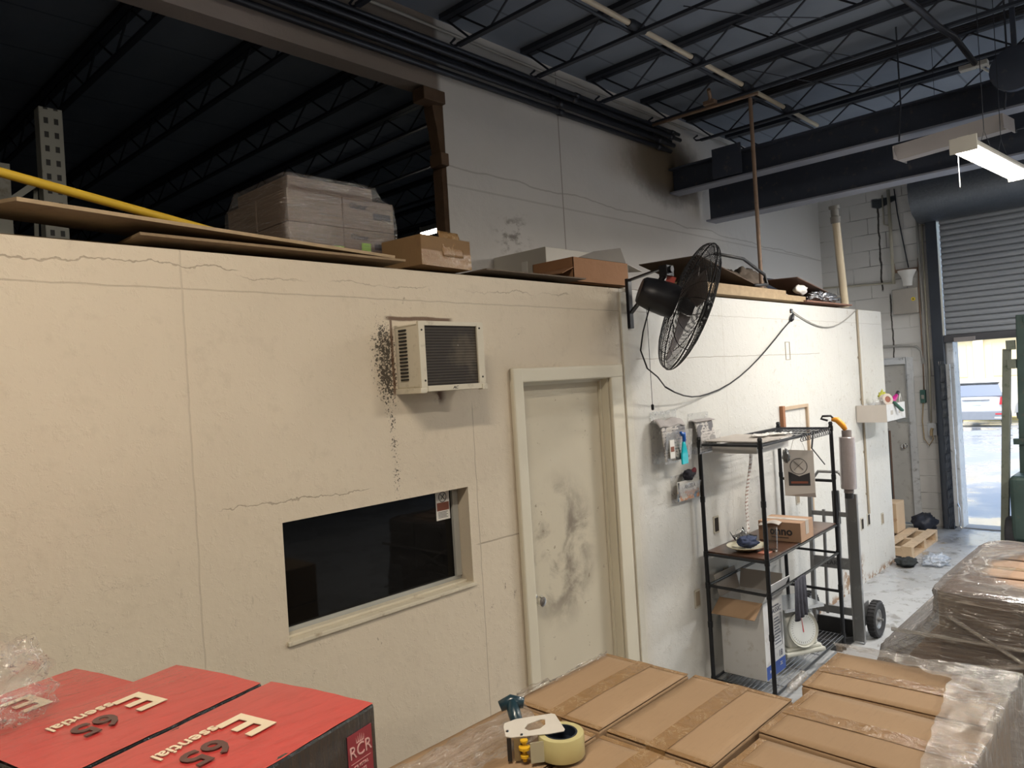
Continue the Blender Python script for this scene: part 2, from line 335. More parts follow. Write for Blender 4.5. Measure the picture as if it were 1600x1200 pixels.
# ------------------------------------------------------------------ roof joists (open web, running across the ceiling)
def joist(x, y0, y1, label, group):
    t = thing('roof_joist', label, 'roof joist', (x, y0, ZC), 0, group)
    b = MB(); b.box(x - .052, x - .004, y0, y1, ZC - .035, ZC); b.box(x + .004, x + .052, y0, y1, ZC - .035, ZC); b.build('top_chord', STEEL, t)
    yb0, yb1 = y0 + .12, y1 - .12; zb = ZC - .235
    b = MB(); b.bar((x, yb0, zb), (x, yb1, zb), .038, .02); b.tube([(x, yb1 - .01, zb), (x, yb1 + .05, zb + .01), (x, yb1 + .075, zb + .04), (x, yb1 + .03, zb + .055)], .009, 6); b.build('bottom_chord', STEEL, t)
    b = MB(); st = .29; y = y0 + .3; k = 0; pts = []
    while y < y1 - .05:
        pts.append((x, y, zb if k % 2 else ZC - .03)); y += st; k += 1
    b.tube(pts, .0085, 6); b.tube([(x, y1 - .02, ZC - .03), (x, yb1 - .12, zb)], .008, 6); b.build('web', STEEL, t)
    return t
for k in range(-2, 7):
    x = 4.29 + .81 * k
    joist(x, -8.9, YU - .06, 'black open web roof joist above the aisle, %s' % ({-2: 'nearest the camera', -1: 'second from the camera', 0: 'third from the camera', 1: 'fourth from the camera', 2: 'fifth from the camera', 3: 'just before the girders', 4: 'first beyond the girders', 5: 'second beyond the girders', 6: 'nearest the roller door'}[k]), 'roof joists above the aisle')
for k, w_ in enumerate(('leftmost', 'second', 'third', 'fourth', 'fifth', 'sixth', 'seventh', 'eighth', 'farthest')):
    x = 4.29 + .81 * (k - 3)
    joist(x, YU + .2, 15.9, 'dark open web roof joist in the unlit bay, %s from the left' % w_ if 0 < k < 8 else 'dark open web roof joist, %s of the unlit bay' % w_, 'roof joists in the unlit bay')
# ------------------------------------------------------------------ the two steel girders across the aisle
GS = mat('girder_paint', (.050, .062, .092), .5, metal=.1, var=.2, dirt=(.10, .10, .11))
def girder(label, x, yw, zb, zt, w, plate=None):
    t = thing('steel_girder', label, 'girder', (x, yw, zb), 0)
    MB().box(x - .006, x + .006, -8.9, yw, zb + .015, zt - .015).build('web_plate', GS, t)
    MB().box(x - w / 2, x + w / 2, -8.9, yw, zb, zb + .015).build('bottom_flange', mat('flange_paint', (.26, .28, .34), .5, metal=.1, dirt=(.32, .32, .34)), t)
    MB().box(x - w / 2, x + w / 2, -8.9, yw, zt - .015, zt).build('top_flange', GS, t)
    if plate: MB().box(x - w / 2 - .02, x - w / 2 - .004, plate[0], plate[1], zb + .03, zt + .06).build('splice_plate', GS, t)
    return t
girder('near dark steel girder whose end sits in the dark patch on the upper wall', 6.45, YU - .01, 3.80, 4.04, .17, (3.0, 3.28))
girder('deeper dark girder behind, with pale bottom flange and cut end', 6.98, 3.66, 3.575, 4.16, .20)
# ------------------------------------------------------------------ conduits along the upper wall
for k, (y, z, r, lab) in enumerate(((3.70, 4.375, .024, 'topmost'), (3.66, 4.33, .022, 'second'), (3.70, 4.285, .024, 'third'), (3.66, 4.24, .022, 'fourth'), (3.70, 4.195, .022, 'lowest'), (3.59, 4.27, .018, 'front'), (3.60, 4.325, .016, 'upper front'))):
    b = MB().tube([(-4, y, z), (0, y, z + .003), (2.6, y, z - .003), (6.34, y, z)], r, 8)
    for q in (1.4, 4.45, 5.9): b.tube([(q + k * .05, y, z), (q + k * .05 + .06, y, z)], r * 1.25, 8)
    b.build('conduit', PIPE, smooth=True, label='%s dark conduit of the bundle along the top of the upper wall' % lab, cat='pipe', group='conduits along the upper wall')
MB().tube([(-4, 3.71, 4.49), (2.5, 3.71, 4.49), (5.2, 3.71, 4.475), (8.2, 3.71, 4.49)], .011, 6).build('cable_run', mat('pale_cable', (.42, .40, .37), .5), smooth=True, label='thin pale cable running above the conduits under the roof deck', cat='cable')
for k in range(3):
    MB().tube([(6.24 + .045 * k, -8.5, 4.435), (6.24 + .045 * k, 3.5, 4.435)], .012, 8).build('conduit', PIPE, smooth=True, label='%s of three parallel pipes crossing the ceiling near the girder' % ('nearest', 'middle', 'farthest')[k], cat='pipe', group='pipes crossing the ceiling')
# cream sprinkler pipe threaded through the joists, with dark couplings
t = thing('sprinkler_pipe', 'cream pipe with dark couplings threaded through the roof joists', 'pipe', (3.7, 2.70, 4.385))
CP = mat('cream_pipe', (.62, .54, .42), .4, var=.15)
MB().cyl((-3, 2.70, 4.385), (7.40, 2.70, 4.385), .018).build('pipe', CP, t, smooth='auto')
for k in range(-1, 4): MB().tube([(4.29 + .81 * k - .10, 2.70, 4.385), (4.29 + .81 * k - .06, 2.70, 4.385), (4.29 + .81 * k + .05, 2.70, 4.385), (4.29 + .81 * k + .09, 2.70, 4.385)], [.026, .034, .034, .024], 12).build('coupling', STEEL, t, smooth='auto')
MB().cyl((-3, 2.745, 4.365), (7.40, 2.745, 4.365), .012).build('cable', STEEL, t, smooth='auto')
# brown pole rising from the office roof to a cross pipe
BR = mat('rusty_pole', (.24, .16, .11), .6, var=.3, sc=20)
MB().cyl((5.86, 2.66, 4.27), (5.86, 2.66, 2.61), .016, 10).build('support_pole', BR, smooth='auto', label='thin rusty brown pole standing on the office roof edge', cat='pole')
MB().tube([(5.88, 2.60, 4.30), (5.84, 3.0, 4.295), (5.80, 3.55, 4.29)], .014, 8).build('cross_pipe', BR, smooth=True, label='rusty brown pipe from the pole top towards the upper wall', cat='pipe')
b = MB(); b.tube([(5.82, 3.0, 4.335), (5.80, 2.98, 4.36), (5.72, 2.95, 4.40)], .016, 8); b.box(5.80, 5.86, 2.95, 3.05, 4.313, 4.345); b.build('pipe_hanger', BR, label='small brown hanger fitting on the cross pipe', cat='pipe hanger')
# cable trunk hanging by the girder, with a white junction strip
t = thing('ceiling_cable_trunk', 'dark cable bundle across the joists ending in a white socket strip', 'cable', (5.5, 1.3, 4.35))
MB().tube([(4.9, 1.36, 4.36), (5.46, 1.30, 4.34), (5.75, 1.26, 4.30), (6.1, 1.24, 4.33), (6.68, 1.22, 4.27)], .022, 8).build('cable_bundle', PIPE, t, smooth=True)
MB().box(6.62, 6.69, 1.14, 1.33, 4.25, 4.285).build('socket_strip', mat('white_plastic', (.72, .71, .68), .4), t, bevel=.004)
MB().tube([(6.7, 1.2, 4.26), (6.86, 1.15, 4.235), (6.92, 1.12, 4.23), (6.88, 1.10, 4.23), (6.7, 1.16, 4.26)], .009, 6).build('cable_loop', mat('white_plastic', ()), t, smooth=True)
for k, (x0, y0, x1, y1) in enumerate(((4.2, 2.3, 5.1, 1.75), (5.0, 2.1, 5.9, 1.85), (5.4, 2.5, 6.7, 1.95))):
    MB().tube([(x0, y0, 4.34), ((x0 + x1) / 2, (y0 + y1) / 2, 4.31), (x1, y1, 4.34)], .0035, 5).build('ceiling_wire', STEEL, smooth=True, label='thin slack wire strung between joists, %s' % ('near the cream pipe', 'above the lamp side', 'by the girder')[k], cat='wire')
# ------------------------------------------------------------------ strip lights
TUBE = emis('lit_tube', (1, .92, .80), 42)
FIXW = mat('fixture_white', (.70, .68, .62), .45, var=.06)
def strip(name, label, M, L=1.22, w=.15, lit=True, power=0, col=(1, .9, .75), group=None):
    t = thing(name, label, 'light fixture', tuple(M.translation), 0, group)
    MB().prism([(-w / 2, -.012), (-w / 2, .0), (-w / 5, .062), (w / 5, .062), (w / 2, .0), (w / 2, -.012), (w / 2 - .004, -.012), (w / 5, .03), (-w / 5, .03), (-w / 2 + .004, -.012)], -L / 2, L / 2, M @ Matrix(((0, 0, 1, 0), (1, 0, 0, 0), (0, 1, 0, 0), (0, 0, 0, 1)))).build('housing', FIXW, t)
    MB().box(-L / 2 - .004, -L / 2 + .004, -w / 2, w / 2, -.036, .06, M).build('end_cap', FIXW, t, bevel=.004)
    MB().box(L / 2 - .004, L / 2 + .004, -w / 2, w / 2, -.036, .06, M).build('end_cap', FIXW, t, bevel=.004)
    for s_ in (-1, 1): MB().cyl(M @ Vector((-L / 2 + .01, s_ * w * .26, -.018)), M @ Vector((L / 2 - .01, s_ * w * .26, -.018)), .016 if lit else .013, 12).build('tube', TUBE if lit else FIXW, t, smooth='auto')
    for s_ in (-1, 1):
        p = M @ Vector((s_ * L * .15, 0, .06)); b = MB(); b.tube([M @ Vector((s_ * L * .15, -.03, .06)), (p.x, p.y, p.z + .12), M @ Vector((s_ * L * .15, .03, .06))], .003, 5); b.tube([(p.x, p.y, p.z + .12), (p.x, p.y, ZC)], .0025, 5); b.build('hanging_wire', STEEL, t)
    if power:
        l = area_lamp('strip_light_glow', (0, 0, 0), (0, 0, 0), L, w * .8, power, col); l.matrix_world = M @ Matrix.Translation((0, 0, -.045)); l.parent = t; l.matrix_parent_inverse = wm(t).inverted()
    return t
# the lit fixture at the upper right, hanging slightly askew
p0 = Vector((5.28, 1.06, 3.345)); p1 = Vector((6.50, .96, 3.345)); mid = (p0 + p1) / 2
strip('strip_light', 'lit twin tube strip light hanging before the roller door', frame(mid, p1 - p0, (0, 1, 0)), (p1 - p0).length, .155, True, 70, (1, .95, .88))
MB().tube([(5.42, 1.12, 3.345), (5.42, 1.12, 3.13)], .002, 5).build('pull_cord', mat('white_plastic', ()), label='thin white pull cord under the lit strip light', cat='cord')
for k, (loc, pw, col) in enumerate(LAMPS):
    strip('strip_light', ('lit strip light above the pallets', 'lit strip light near the left end of the office', 'added unseen lit strip light brightening the far end of the aisle', 'lit strip light at the back of the warehouse')[k], frame(loc, (1, 0, 0), (0, 1, 0)), 1.25 if k < 2 else 2.4, .16, True, pw, col, 'warm strip lights over the aisle')
# unlit reflector fixture hanging crosswise by the girders
t = thing('reflector_fixture', 'unlit grey reflector fixture hanging crosswise in front of the girders', 'light fixture', (6.2, 1.3, 3.75))
a0 = Vector((6.30, 1.68, 3.66)); a1 = Vector((6.22, .98, 3.68)); M = frame((a0 + a1) / 2, a1 - a0, (-1, 0, 0)); L = (a1 - a0).length + .02
GR = mat('reflector_grey', (.30, .28, .28), .5, var=.08)
MB().prism([(-.12, -.03), (-.05, .07), (.05, .07), (.12, -.03), (.114, -.032), (.046, .06), (-.046, .06), (-.114, -.032)], -L / 2, L / 2, M @ Matrix(((0, 0, 1, 0), (1, 0, 0, 0), (0, 1, 0, 0), (0, 0, 0, 1)))).build('reflector', GR, t)
MB().box(-L / 2 - .006, -L / 2, -.12, .12, -.03, .07, M).box(L / 2, L / 2 + .006, -.12, .12, -.03, .07, M).build('end_plate', GR, t, bevel=.003)
b = MB()
for q in (a0, a1): MB().tube([(q.x - .04, q.y, q.z + .07), (q.x - .09, q.y - .04, q.z + .32), (q.x - .09, q.y - .04, ZC)], .006, 6).build('hanger', STEEL, t)
MB().tube([(6.6, 1.57, 3.70), (6.6, .9, 3.70)], .006, 8).box(6.59, 6.61, 1.50, 1.52, 3.68, 3.70).box(6.59, 6.61, .98, 1.0, 3.68, 3.70).tube([(6.6, 1.5, 3.7), (6.6, 1.5, ZC)], .002, 4).build('hanging_rod', STEEL, label='thin rod hanging level beside the lit strip light', cat='rod')
t = thing('ceiling_heater', 'dark fan housing at the right edge hanging beside the girder', 'heater', (6.2, .93, 4.02))
MB().lathe([(0, -.02), (.15, 0), (.15, .05), (.11, .09), (0, .09)], frame((6.12, .90, 4.0), (0, 1, 0), (0, 0, 1)), 24).build('fan_housing', GS, t, smooth='auto')
MB().bar((6.16, .90, 4.14), (6.16, .90, 4.56), .03, .03).build('bracket', GS, t)
# ------------------------------------------------------------------ office door
CAS = mat('casing_paint', (.66, .61, .49), .32, var=.06, sc=3, bump=.15, bs=14, spec=.6)
t = thing('door_1', None, None, (2.67, D, 0)); t['kind'] = 'structure'
g = G('door_paint'); P, x, y, z = g.pos(); n = g.noise(P, 2.2, 5, .6); c = g.mix(n, (.60, .545, .43), (.53, .47, .36))
sm = g.mul(g.ramp(g.noise(P, 5, 6, .62, .5), .40, .66), g.ma('SUBTRACT', 1, g.ramp(g.ma('ADD', g.ma('POWER', g.ma('DIVIDE', g.ma('SUBTRACT', x, 2.98), .33), 2), g.ma('POWER', g.ma('DIVIDE', g.ma('SUBTRACT', z, 1.18), .42), 2)), .0, 1.2)), .85)
c = g.mix(sm, c, (.13, .10, .075)); sc = g.ramp(g.noise(P, 22, 4, .6), .66, .72); c = g.mix(g.mul(sc, .6), c, (.2, .15, .1))
g.set(col=c, rough=.55); g.bump(n, .1, .01)
MB().box(2.681, 3.397, D + .062, D + .10, .01, 2.057).build('door_panel', g.m, t)
b = MB(); b.box(2.671, 2.68, D + .001, D + .129, 0, 2.069); b.box(3.398, 3.409, D + .001, D + .129, 0, 2.069); b.box(2.68, 3.398, D + .001, D + .129, 2.058, 2.069); b.box(3.386, 3.398, D + .045, D + .061, 0, 2.058); b.box(2.68, 3.386, D + .045, D + .061, 2.046, 2.058); b.build('jamb', CAS, t)
def molding(x0, z0, x1, z1, w, out):            # bevelled casing board with rounded inner edge
    b = MB(); return b.box(min(x0, x1), max(x0, x1), D - out, D, min(z0, z1), max(z0, z1))
molding(2.60, 0, 2.675, 2.135, 0, .030).build('casing', CAS, t, bevel=.012, seg=3)
molding(3.405, 0, 3.52, 2.135, 0, .022).build('casing', CAS, t, bevel=.01, seg=3)
molding(2.60, 2.062, 3.52, 2.135, 0, .026).build('casing', CAS, t, bevel=.012, seg=3)
CH = mat('chrome', (.75, .74, .72), .15, metal=1, var=.03)
MB().lathe([(0, 0), (.028, 0), (.030, .006), (.012, .012), (.011, .035), (.026, .042), (.029, .055), (.024, .066), (0, .07)], frame((2.745, D + .062, .975), (1, 0, 0), (0, 0, 1)), 24).build('door_knob', CH, t, smooth='auto')
MB().box(3.555, 3.615, D - .012, D, 0, 2.55).build('trim_4', mat('batten_paint', (.62, .59, .51), .4, bump=.3, bs=20), bevel=.004, kind='structure')
# ------------------------------------------------------------------ office window
t = thing('window_1', None, None, (1.37, D, 1.18)); t['kind'] = 'structure'
FR = mat('window_trim', (.60, .54, .42), .6, bump=.3, bs=18, dirt=(.36, .29, .20))
b = MB(); b.box(1.375, 2.285, D + .075, D + .10, 1.182, 1.205); b.box(2.255, 2.287, D + .07, D + .10, 1.205, 1.61); b.box(1.372, 1.38, D + .07, D + .10, 1.2, 1.61); b.box(1.38, 2.26, D + .07, D + .10, 1.60, 1.61); b.build('window_frame', mat('grey_frame', (.40, .40, .37), .5), t)
b = MB(); b.box(1.36, 2.30, D - .012, D + .07, 1.165, 1.181); b.box(1.375, 2.28, D + .03, D + .07, 1.181, 1.192); b.build('window_sill', FR, t, bevel=.003)
g = G('dark_glass'); g.set(col=(.004, .004, .004), rough=.03, spec=.22); MB().box(1.378, 2.262, D + .084, D + .09, 1.2, 1.605).build('pane', g.m, t)
t = thing('window_sticker', 'white and brown notice taped at the upper right corner of the window', 'sticker', (2.2, D + .08, 1.5))
WP = mat('white_paper', (.74, .72, .68), .6, var=.04)
MB().box(2.165, 2.245, D + .0805, D + .083, 1.47, 1.605).build('paper', WP, t)
BRN = mat('print_brown', (.22, .07, .04), .6); INK = mat('print_black', (.03, .03, .035), .6)
MB().box(2.170, 2.240, D + .0795, D + .0804, 1.512, 1.548).build('printed_band', BRN, t)
b = MB()
for k in range(5): b.box(2.175, 2.232 - .008 * (k % 2), D + .0796, D + .0804, 1.480 + k * .006, 1.4822 + k * .006)
b.tube([(2.205 + .022 * math.cos(a), D + .0797, 1.572 + .022 * math.sin(a)) for a in [i * PI / 8 for i in range(16)]], .0015, 5, closed=True); b.tube([(2.193, D + .0797, 1.56), (2.217, D + .0797, 1.585)], .0015, 5); b.tube([(2.217, D + .0797, 1.56), (2.193, D + .0797, 1.585)], .0015, 5)
b.build('emblem', INK, t)
# ------------------------------------------------------------------ window air conditioner
t = thing('air_conditioner', 'beige window air conditioner sticking out of the office wall', 'air conditioner', (2.1, 2.39, 2.05))
AC = mat('ac_beige', (.60, .55, .44), .45, var=.08, dirt=(.42, .37, .28)); y0 = 2.316
b = MB(); b.box(1.935, 2.275, y0 + .006, D + .12, 2.32, 2.328); b.box(1.935, 2.275, y0 + .006, D + .12, 2.062, 2.07)
b.box(1.935, 1.943, y0 + .006, D + .12, 2.07, 2.32); b.box(2.267, 2.275, y0 + .006, D + .12, 2.07, 2.32); b.box(1.943, 2.267, D + .09, D + .12, 2.07, 2.32); b.build('cabinet', AC, t, bevel=.003)
b = MB()
for k in range(15): b.box(1.930, 1.936, D - .070, D - .022, 2.10 + k * .0145, 2.107 + k * .0145)
b.build('side_louvre', mat('louvre_black', (.015, .014, .012), .7), t)
b = MB(); b.box(1.925, 1.957, y0 - .006, y0 + .006, 2.05, 2.335); b.box(2.25, 2.288, y0 - .006, y0 + .006, 2.05, 2.335); b.box(1.957, 2.25, y0 - .006, y0 + .006, 2.318, 2.335); b.box(1.957, 2.25, y0 - .008, y0 + .006, 2.05, 2.073); b.box(1.918, 1.95, y0 - .008, D, 2.045, 2.066); b.box(2.262, 2.292, y0 - .010, y0 + .02, 2.045, 2.069); b.build('front_frame', AC, t, bevel=.002)
g = G('condenser_fins'); P, x, y, z = g.pos(); f = g.ma('FRACT', g.ma('MULTIPLY', z, 85)); ff = g.ramp(g.ma('ABSOLUTE', g.ma('SUBTRACT', f, .5)), .1, .4)
n = g.noise(P, 30, 5, .7); c = g.mix(ff, (.018, .014, .011), (.045, .036, .028)); c = g.mix(g.ramp(n, .70, .73), c, (.35, .33, .27)); c = g.mix(g.mul(g.ramp(g.noise(P, 8, 3), .5, .7), .4), c, (.16, .13, .09)); g.set(col=c, rough=.7, metal=.2); g.bump(ff, .5, .003)
MB().box(1.957, 2.25, y0 + .002, y0 + .03, 2.073, 2.318).build('condenser_coil', g.m, t)
b = MB()
for x_, z_ in ((1.941, 2.30), (1.946, 2.095), (2.265, 2.31), (2.27, 2.10), (2.275, 2.06)): b.lathe([(0, 0), (.0045, 0), (.004, .002), (0, .003)], frame((x_, y0 - .006, z_), (1, 0, 0), (0, 0, 1)), 8)
b.build('screw', mat('louvre_black', ()), t); text('AC', .016, frame((2.105, y0 - .009, 2.061), (1, 0, 0), (0, 0, 1)), INK, t, 'nameplate', 1.3, shear=.3)
# ------------------------------------------------------------------ wall fan
t = thing('wall_fan', 'black caged industrial fan bracketed high on the office wall', 'fan', (3.64, D, 2.36))
FB = mat('fan_black', (.018, .018, .022), .38, metal=.3, var=.15); CG = mat('cage_wire', (.012, .012, .014), .45, metal=.4)
MB().box(3.625, 3.665, D - .022, D - .001, 2.34, 2.63).build('wall_plate', FB, t, bevel=.004)
C0 = Vector((3.70, 2.112, 2.43)); n_ = Vector((.635, -.673, -.38)).normalized(); R_ = .365
FM = frame(C0, Vector((0, 0, 1)).cross(n_), n_.cross(Vector((0, 0, 1)).cross(n_)))   # local z = blow axis
b = MB(); b.bar((3.645, D - .02, 2.62), (3.60, 2.16, 2.655), .028, .01); b.bar((3.645, D - .02, 2.43), (3.56, 2.24, 2.56), .024, .012); b.build('bracket_arm', FB, t)
b = MB(); b.tube([(3.60, 2.2, 2.64), (3.59, 2.19, 2.60), (3.585, 2.22, 2.56), (3.57, 2.25, 2.535)], .018, 8); b.box(3.565, 3.64, 2.15, 2.20, 2.60, 2.66); b.lathe([(0, -.035), (.02, -.035), (.02, .035), (0, .035)], frame((3.60, 2.17, 2.635), (1, 0, 0), (0, 0, 1)), 12); b.build('swivel_joint', FB, t, bevel=.003)
MB().lathe([(0, -.285), (.066, -.283), (.080, -.268), (.092, -.20), (.097, -.12), (.092, -.075), (0, -.07)], FM, 32).build('motor', FB, t, smooth='auto')
MB().box(-.025, .025, -.001, .001, -.03, .03, frame(FM @ Vector((-.02, .0965, -.14)), FM.to_3x3() @ Vector((0, 0, 1)), FM.to_3x3() @ Vector((-1, 0, 0)))).build('warning_label', mat('label_red', (.45, .06, .04), .5), t)
b = MB(); H = .085
def ring(r, z, w=.0016, seg=48): b.tube([FM @ Vector((r * math.cos(2 * PI * k / seg), r * math.sin(2 * PI * k / seg), z)) for k in range(seg)], w, 5, closed=True)
def prof(s_):                                   # s 0 rear hub .. 1 front hub
    if s_ < .5:
        q = s_ / .5; return (.09 + (R_ - .09) * math.sin(q * PI / 2) ** .8, -.075 - .0 + .075 * (1 - math.cos(q * PI / 2)) ** 1.0)
    q = (s_ - .5) / .5; return (R_ - (R_ - .05) * (1 - math.cos(q * PI / 2)) ** .85, .075 * math.sin(q * PI / 2) + .02)
for k in range(24): r, z = prof(.02 + .47 * k / 23); ring(r, z, .00125)
for k in range(26): r, z = prof(.52 + .47 * k / 25); ring(r, z, .00125)
ring(R_ + .002, .01, .0045, 56)
b.build('cage_rings', CG, t, weld=False)
b = MB()
for k in range(24):
    a = 2 * PI * k / 24; w_ = .0026 if k % 3 == 0 else .0014
    b.tube([FM @ Vector((r * math.cos(a), r * math.sin(a), z)) for r, z in [prof(i / 16) for i in range(17)]], w_, 5)
b.build('cage_spokes', CG, t, weld=False)
MB().lathe([(0, .082), (.05, .088), (.052, .096), (0, .10)], FM, 24).build('front_badge', FB, t)
bl = mat('blade_metal', (.16, .13, .12), .45, metal=.2)
for k in range(3):
    a0_ = 2 * PI * k / 3 + .5
    def bf(u, v, a0_=a0_):
        r = .05 + .27 * u; wv_ = .95 - .45 * u; a = a0_ + (v - .5) * wv_ + .25 * u; return FM @ Vector((r * math.cos(a), r * math.sin(a), (v - .5) * .07 * (1.1 - .4 * u)))
    MB().grid(bf, 10, 8).build('blade', bl, t, smooth=True, solid=.002)
MB().lathe([(0, -.05), (.045, -.045), (.045, .03), (0, .04)], FM, 20).build('hub', FB, t)
MB().tube([(3.535, 2.26, 2.52), (3.52, 2.25, 2.42), (3.45, 2.25, 2.30), (3.43, 2.26, 2.20), (3.50, 2.27, 2.10), (3.60, 2.27, 2.05), (3.72, 2.30, 1.99)], .0045, 6).build('power_cord', CG, t, smooth=True)
b = MB(); b.tube([(3.545, 2.28, 2.50), (3.545, 2.28, 1.90)], .0016, 5); b.lathe([(0, -.035), (.008, -.03), (.009, -.005), (.004, 0), (0, 0)], Matrix.Translation((3.545, 2.28, 1.90)), 10); b.build('pull_chain', CG, t)
b = MB(); pts = [(3.72, 2.30, 1.99)]
for i in range(1, 15):
    q = i / 14; pts.append((3.72 + (5.90 - 3.72) * q, 2.30 + .155 * min(1, q * 3), 1.99 + .44 * q ** 1.6 - .20 * math.sin(PI * min(1, q * 1.02)) * (1 - q * .35)))
b.tube(pts, .005, 6); o = b.build('extension_cord', CG, smooth=True, label='thin dark cord sagging along the wall from the fan to a plug', cat='cord')
t = thing('cord_plug', 'dark plug and socket hanging from a screw hook near the wall top', 'plug', (5.93, 2.455, 2.44))
MB().tube([(5.90, 2.452, 2.425), (5.915, 2.45, 2.44), (5.935, 2.45, 2.47), (5.945, 2.45, 2.49)], [.008, .018, .015, .006], 10).build('plug', FB, t, smooth=True)
MB().lathe([(0, 0), (.022, 0), (.018, .012), (0, .014)], frame((5.95, D - .001, 2.51), (1, 0, 0), (0, 0, 1)), 12).build('hook', CH, t)
pts = [(5.95 + 1.52 * i / 12, D - .012, 2.51 + .06 * (i / 12) - .15 * math.sin(PI * i / 12)) for i in range(13)]
MB().tube(pts, .005, 6).build('wall_cable', mat('grey_cable', (.35, .34, .31), .5), smooth=True, label='grey cable drooping from the hook to the wall conduit', cat='cable')
b = MB(); b.tube([(7.46, D - .012, 2.57), (7.46, D - .012, .62)], .011, 8)
for z_ in (2.1, 1.7, 1.2, .8): b.box(7.43, 7.49, D - .006, D - .001, z_, z_ + .02)
b.build('wall_conduit', mat('tan_conduit', (.34, .29, .22), .5), label='tan painted conduit running down the right part of the office wall', cat='pipe')
# ------------------------------------------------------------------ roller door
t = thing('door_2', None, None, (XF, 2.35, 0)); t['kind'] = 'structure'
g = G('slat_grey'); P, x, y, z = g.pos(); n = g.noise(g.scale(P, (1, 1, 6)), 3, 5); g.set(col=g.mix(n, (.30, .32, .35), (.40, .42, .45)), rough=.5, metal=.1)
b = MB(); zt = 3.72; zb = 2.32; ns = 20; h = (zt - zb) / ns
pf = []
for k in range(ns): z0 = zb + k * h; pf += [(XF - .02, z0), (XF - .045, z0 + h * .18), (XF - .05, z0 + h * .5), (XF - .045, z0 + h * .82), (XF - .02, z0 + h * .97)]
A = b.vs([(x, -.82, z) for x, z in pf]); B = b.vs([(x, 2.33, z) for x, z in pf])
for i in range(len(pf) - 1): b.face([A[i], A[i + 1], B[i + 1], B[i]])
b.build('slat_curtain', g.m, t)
DK = mat('door_steel', (.06, .07, .09), .4, metal=.4, var=.2)
MB().box(XF - .06, XF - .01, -.84, 2.35, 2.24, 2.325).build('bottom_rail', mat('rail_dark', (.09, .09, .10), .5), t, bevel=.004)
MB().box(XF - .09, XF - .06, 2.02, 2.24, 2.235, 2.29).build('bottom_lock', mat('reflector_grey', ()), t, bevel=.004)
b = MB()
hp = [(XF - .005, 4.36), (XF - .30, 4.36), (XF - .46, 4.27), (XF - .52, 4.08), (XF - .50, 3.92), (XF - .40, 3.78), (XF - .18, 3.70), (XF - .005, 3.70)]
A = b.vs([(x, -1.0, z) for x, z in hp]); B = b.vs([(x, 2.53, z) for x, z in hp])
for i in range(len(hp) - 1): b.face([A[i], A[i + 1], B[i + 1], B[i]])
b.face(A); b.face(B)
g = G('hood_metal'); P, x, y, z = g.pos(); n = g.noise(g.scale(P, (1, 2, 1)), 22, 5, .7); g.set(col=g.mix(n, (.13, .15, .18), (.20, .22, .25)), rough=.33, metal=.7); g.bump(n, .7, .01); b.build('hood', g.m, t, smooth='auto')
for y_ in (2.35, -.97): MB().box(XF - .10, XF - .001, y_, y_ + .12, .0, 3.72).build('guide_rail', DK, t, bevel=.004)
JP = mat('jamb_paint', (.66, .68, .70), .6, bump=.8, bs=22, dirt=(.35, .36, .36))
MB().box(XF - .005, XF + .24, 2.27, 2.349, 0, 2.3).build('trim_5', JP, bevel=.012, kind='structure')
MB().box(XF + .0, XF + .24, -.95, 2.3, 0.0, .012).build('trim_6', mat('threshold', (.3, .3, .3), .6, bump=.6), kind='structure')
# folded accordion security gate at the left side of the opening
t = thing('folding_gate', 'folded dark accordion security gate standing left of the open roller door', 'gate', (XF - .30, 2.42, 0))
b = MB()
for k in range(7): x_ = XF - .40 + .038 * k; b.box(x_, x_ + .012, 2.34 + (k % 2) * .02, 2.375 + (k % 2) * .02, .06, 2.02)
b.build('gate_bars', DK, t)
b = MB()
for k in range(6):
    x_ = XF - .395 + .038 * k
    for q in range(9): z_ = .1 + q * .21; b.bar((x_, 2.335, z_), (x_ + .04, 2.335, z_ + .20), .004, .014); b.bar((x_ + .04, 2.332, z_), (x_, 2.332, z_ + .20), .004, .014)
b.build('lattice', DK, t)
b = MB(); b.box(XF - .14, XF - .10, 2.29, 2.33, .05, 1.98); b.box(XF - .15, XF - .09, 2.285, 2.292, .9, .96); b.build('end_channel', JP, t)
b = MB(); b.tube([(XF - .15, 2.29, .32), (XF - .16, 2.27, .28), (XF - .15, 2.27, .12), (XF - .15, 2.28, .04)], .008, 6); b.lathe([(0, 0), (.025, 0), (.025, .02), (0, .02)], frame((XF - .16, 2.28, .03), (0, 0, 1), (0, 1, 0)), 10); b.build('drop_bolt', CH, t)
# ------------------------------------------------------------------ service door in the block wall
t = thing('door_3', None, None, (XF, 3.2, 0)); t['kind'] = 'structure'
SD = mat('service_door_paint', (.56, .55, .52), .55, bump=.15, dirt=(.42, .40, .37))
MB().box(XF + .05, XF + .09, 2.80, 3.61, .01, 2.01).build('door_leaf', SD, t)
b = MB(); b.box(XF - .02, XF + .05, 2.72, 2.80, 0, 2.09); b.box(XF - .02, XF + .05, 3.61, 3.69, 0, 2.09); b.box(XF - .02, XF + .05, 2.80, 3.61, 2.01, 2.09); b.build('door_frame', JP, t, bevel=.006)
MB().box(XF + .04, XF + .05, 2.93, 3.02, 1.30, 1.34).box(XF + .03, XF + .05, 2.80, 2.95, 1.28, 1.33).build('latch_plate', CH, t)
MB().lathe([(0, 0), (.03, 0), (.014, .01), (.013, .04), (.028, .05), (.028, .065), (0, .075)], frame((XF + .05, 2.88, .98), (0, 1, 0), (0, 0, 1)) @ Matrix.Rotation(PI, 4, 'X'), 20).build('door_knob', CH, t, smooth='auto')
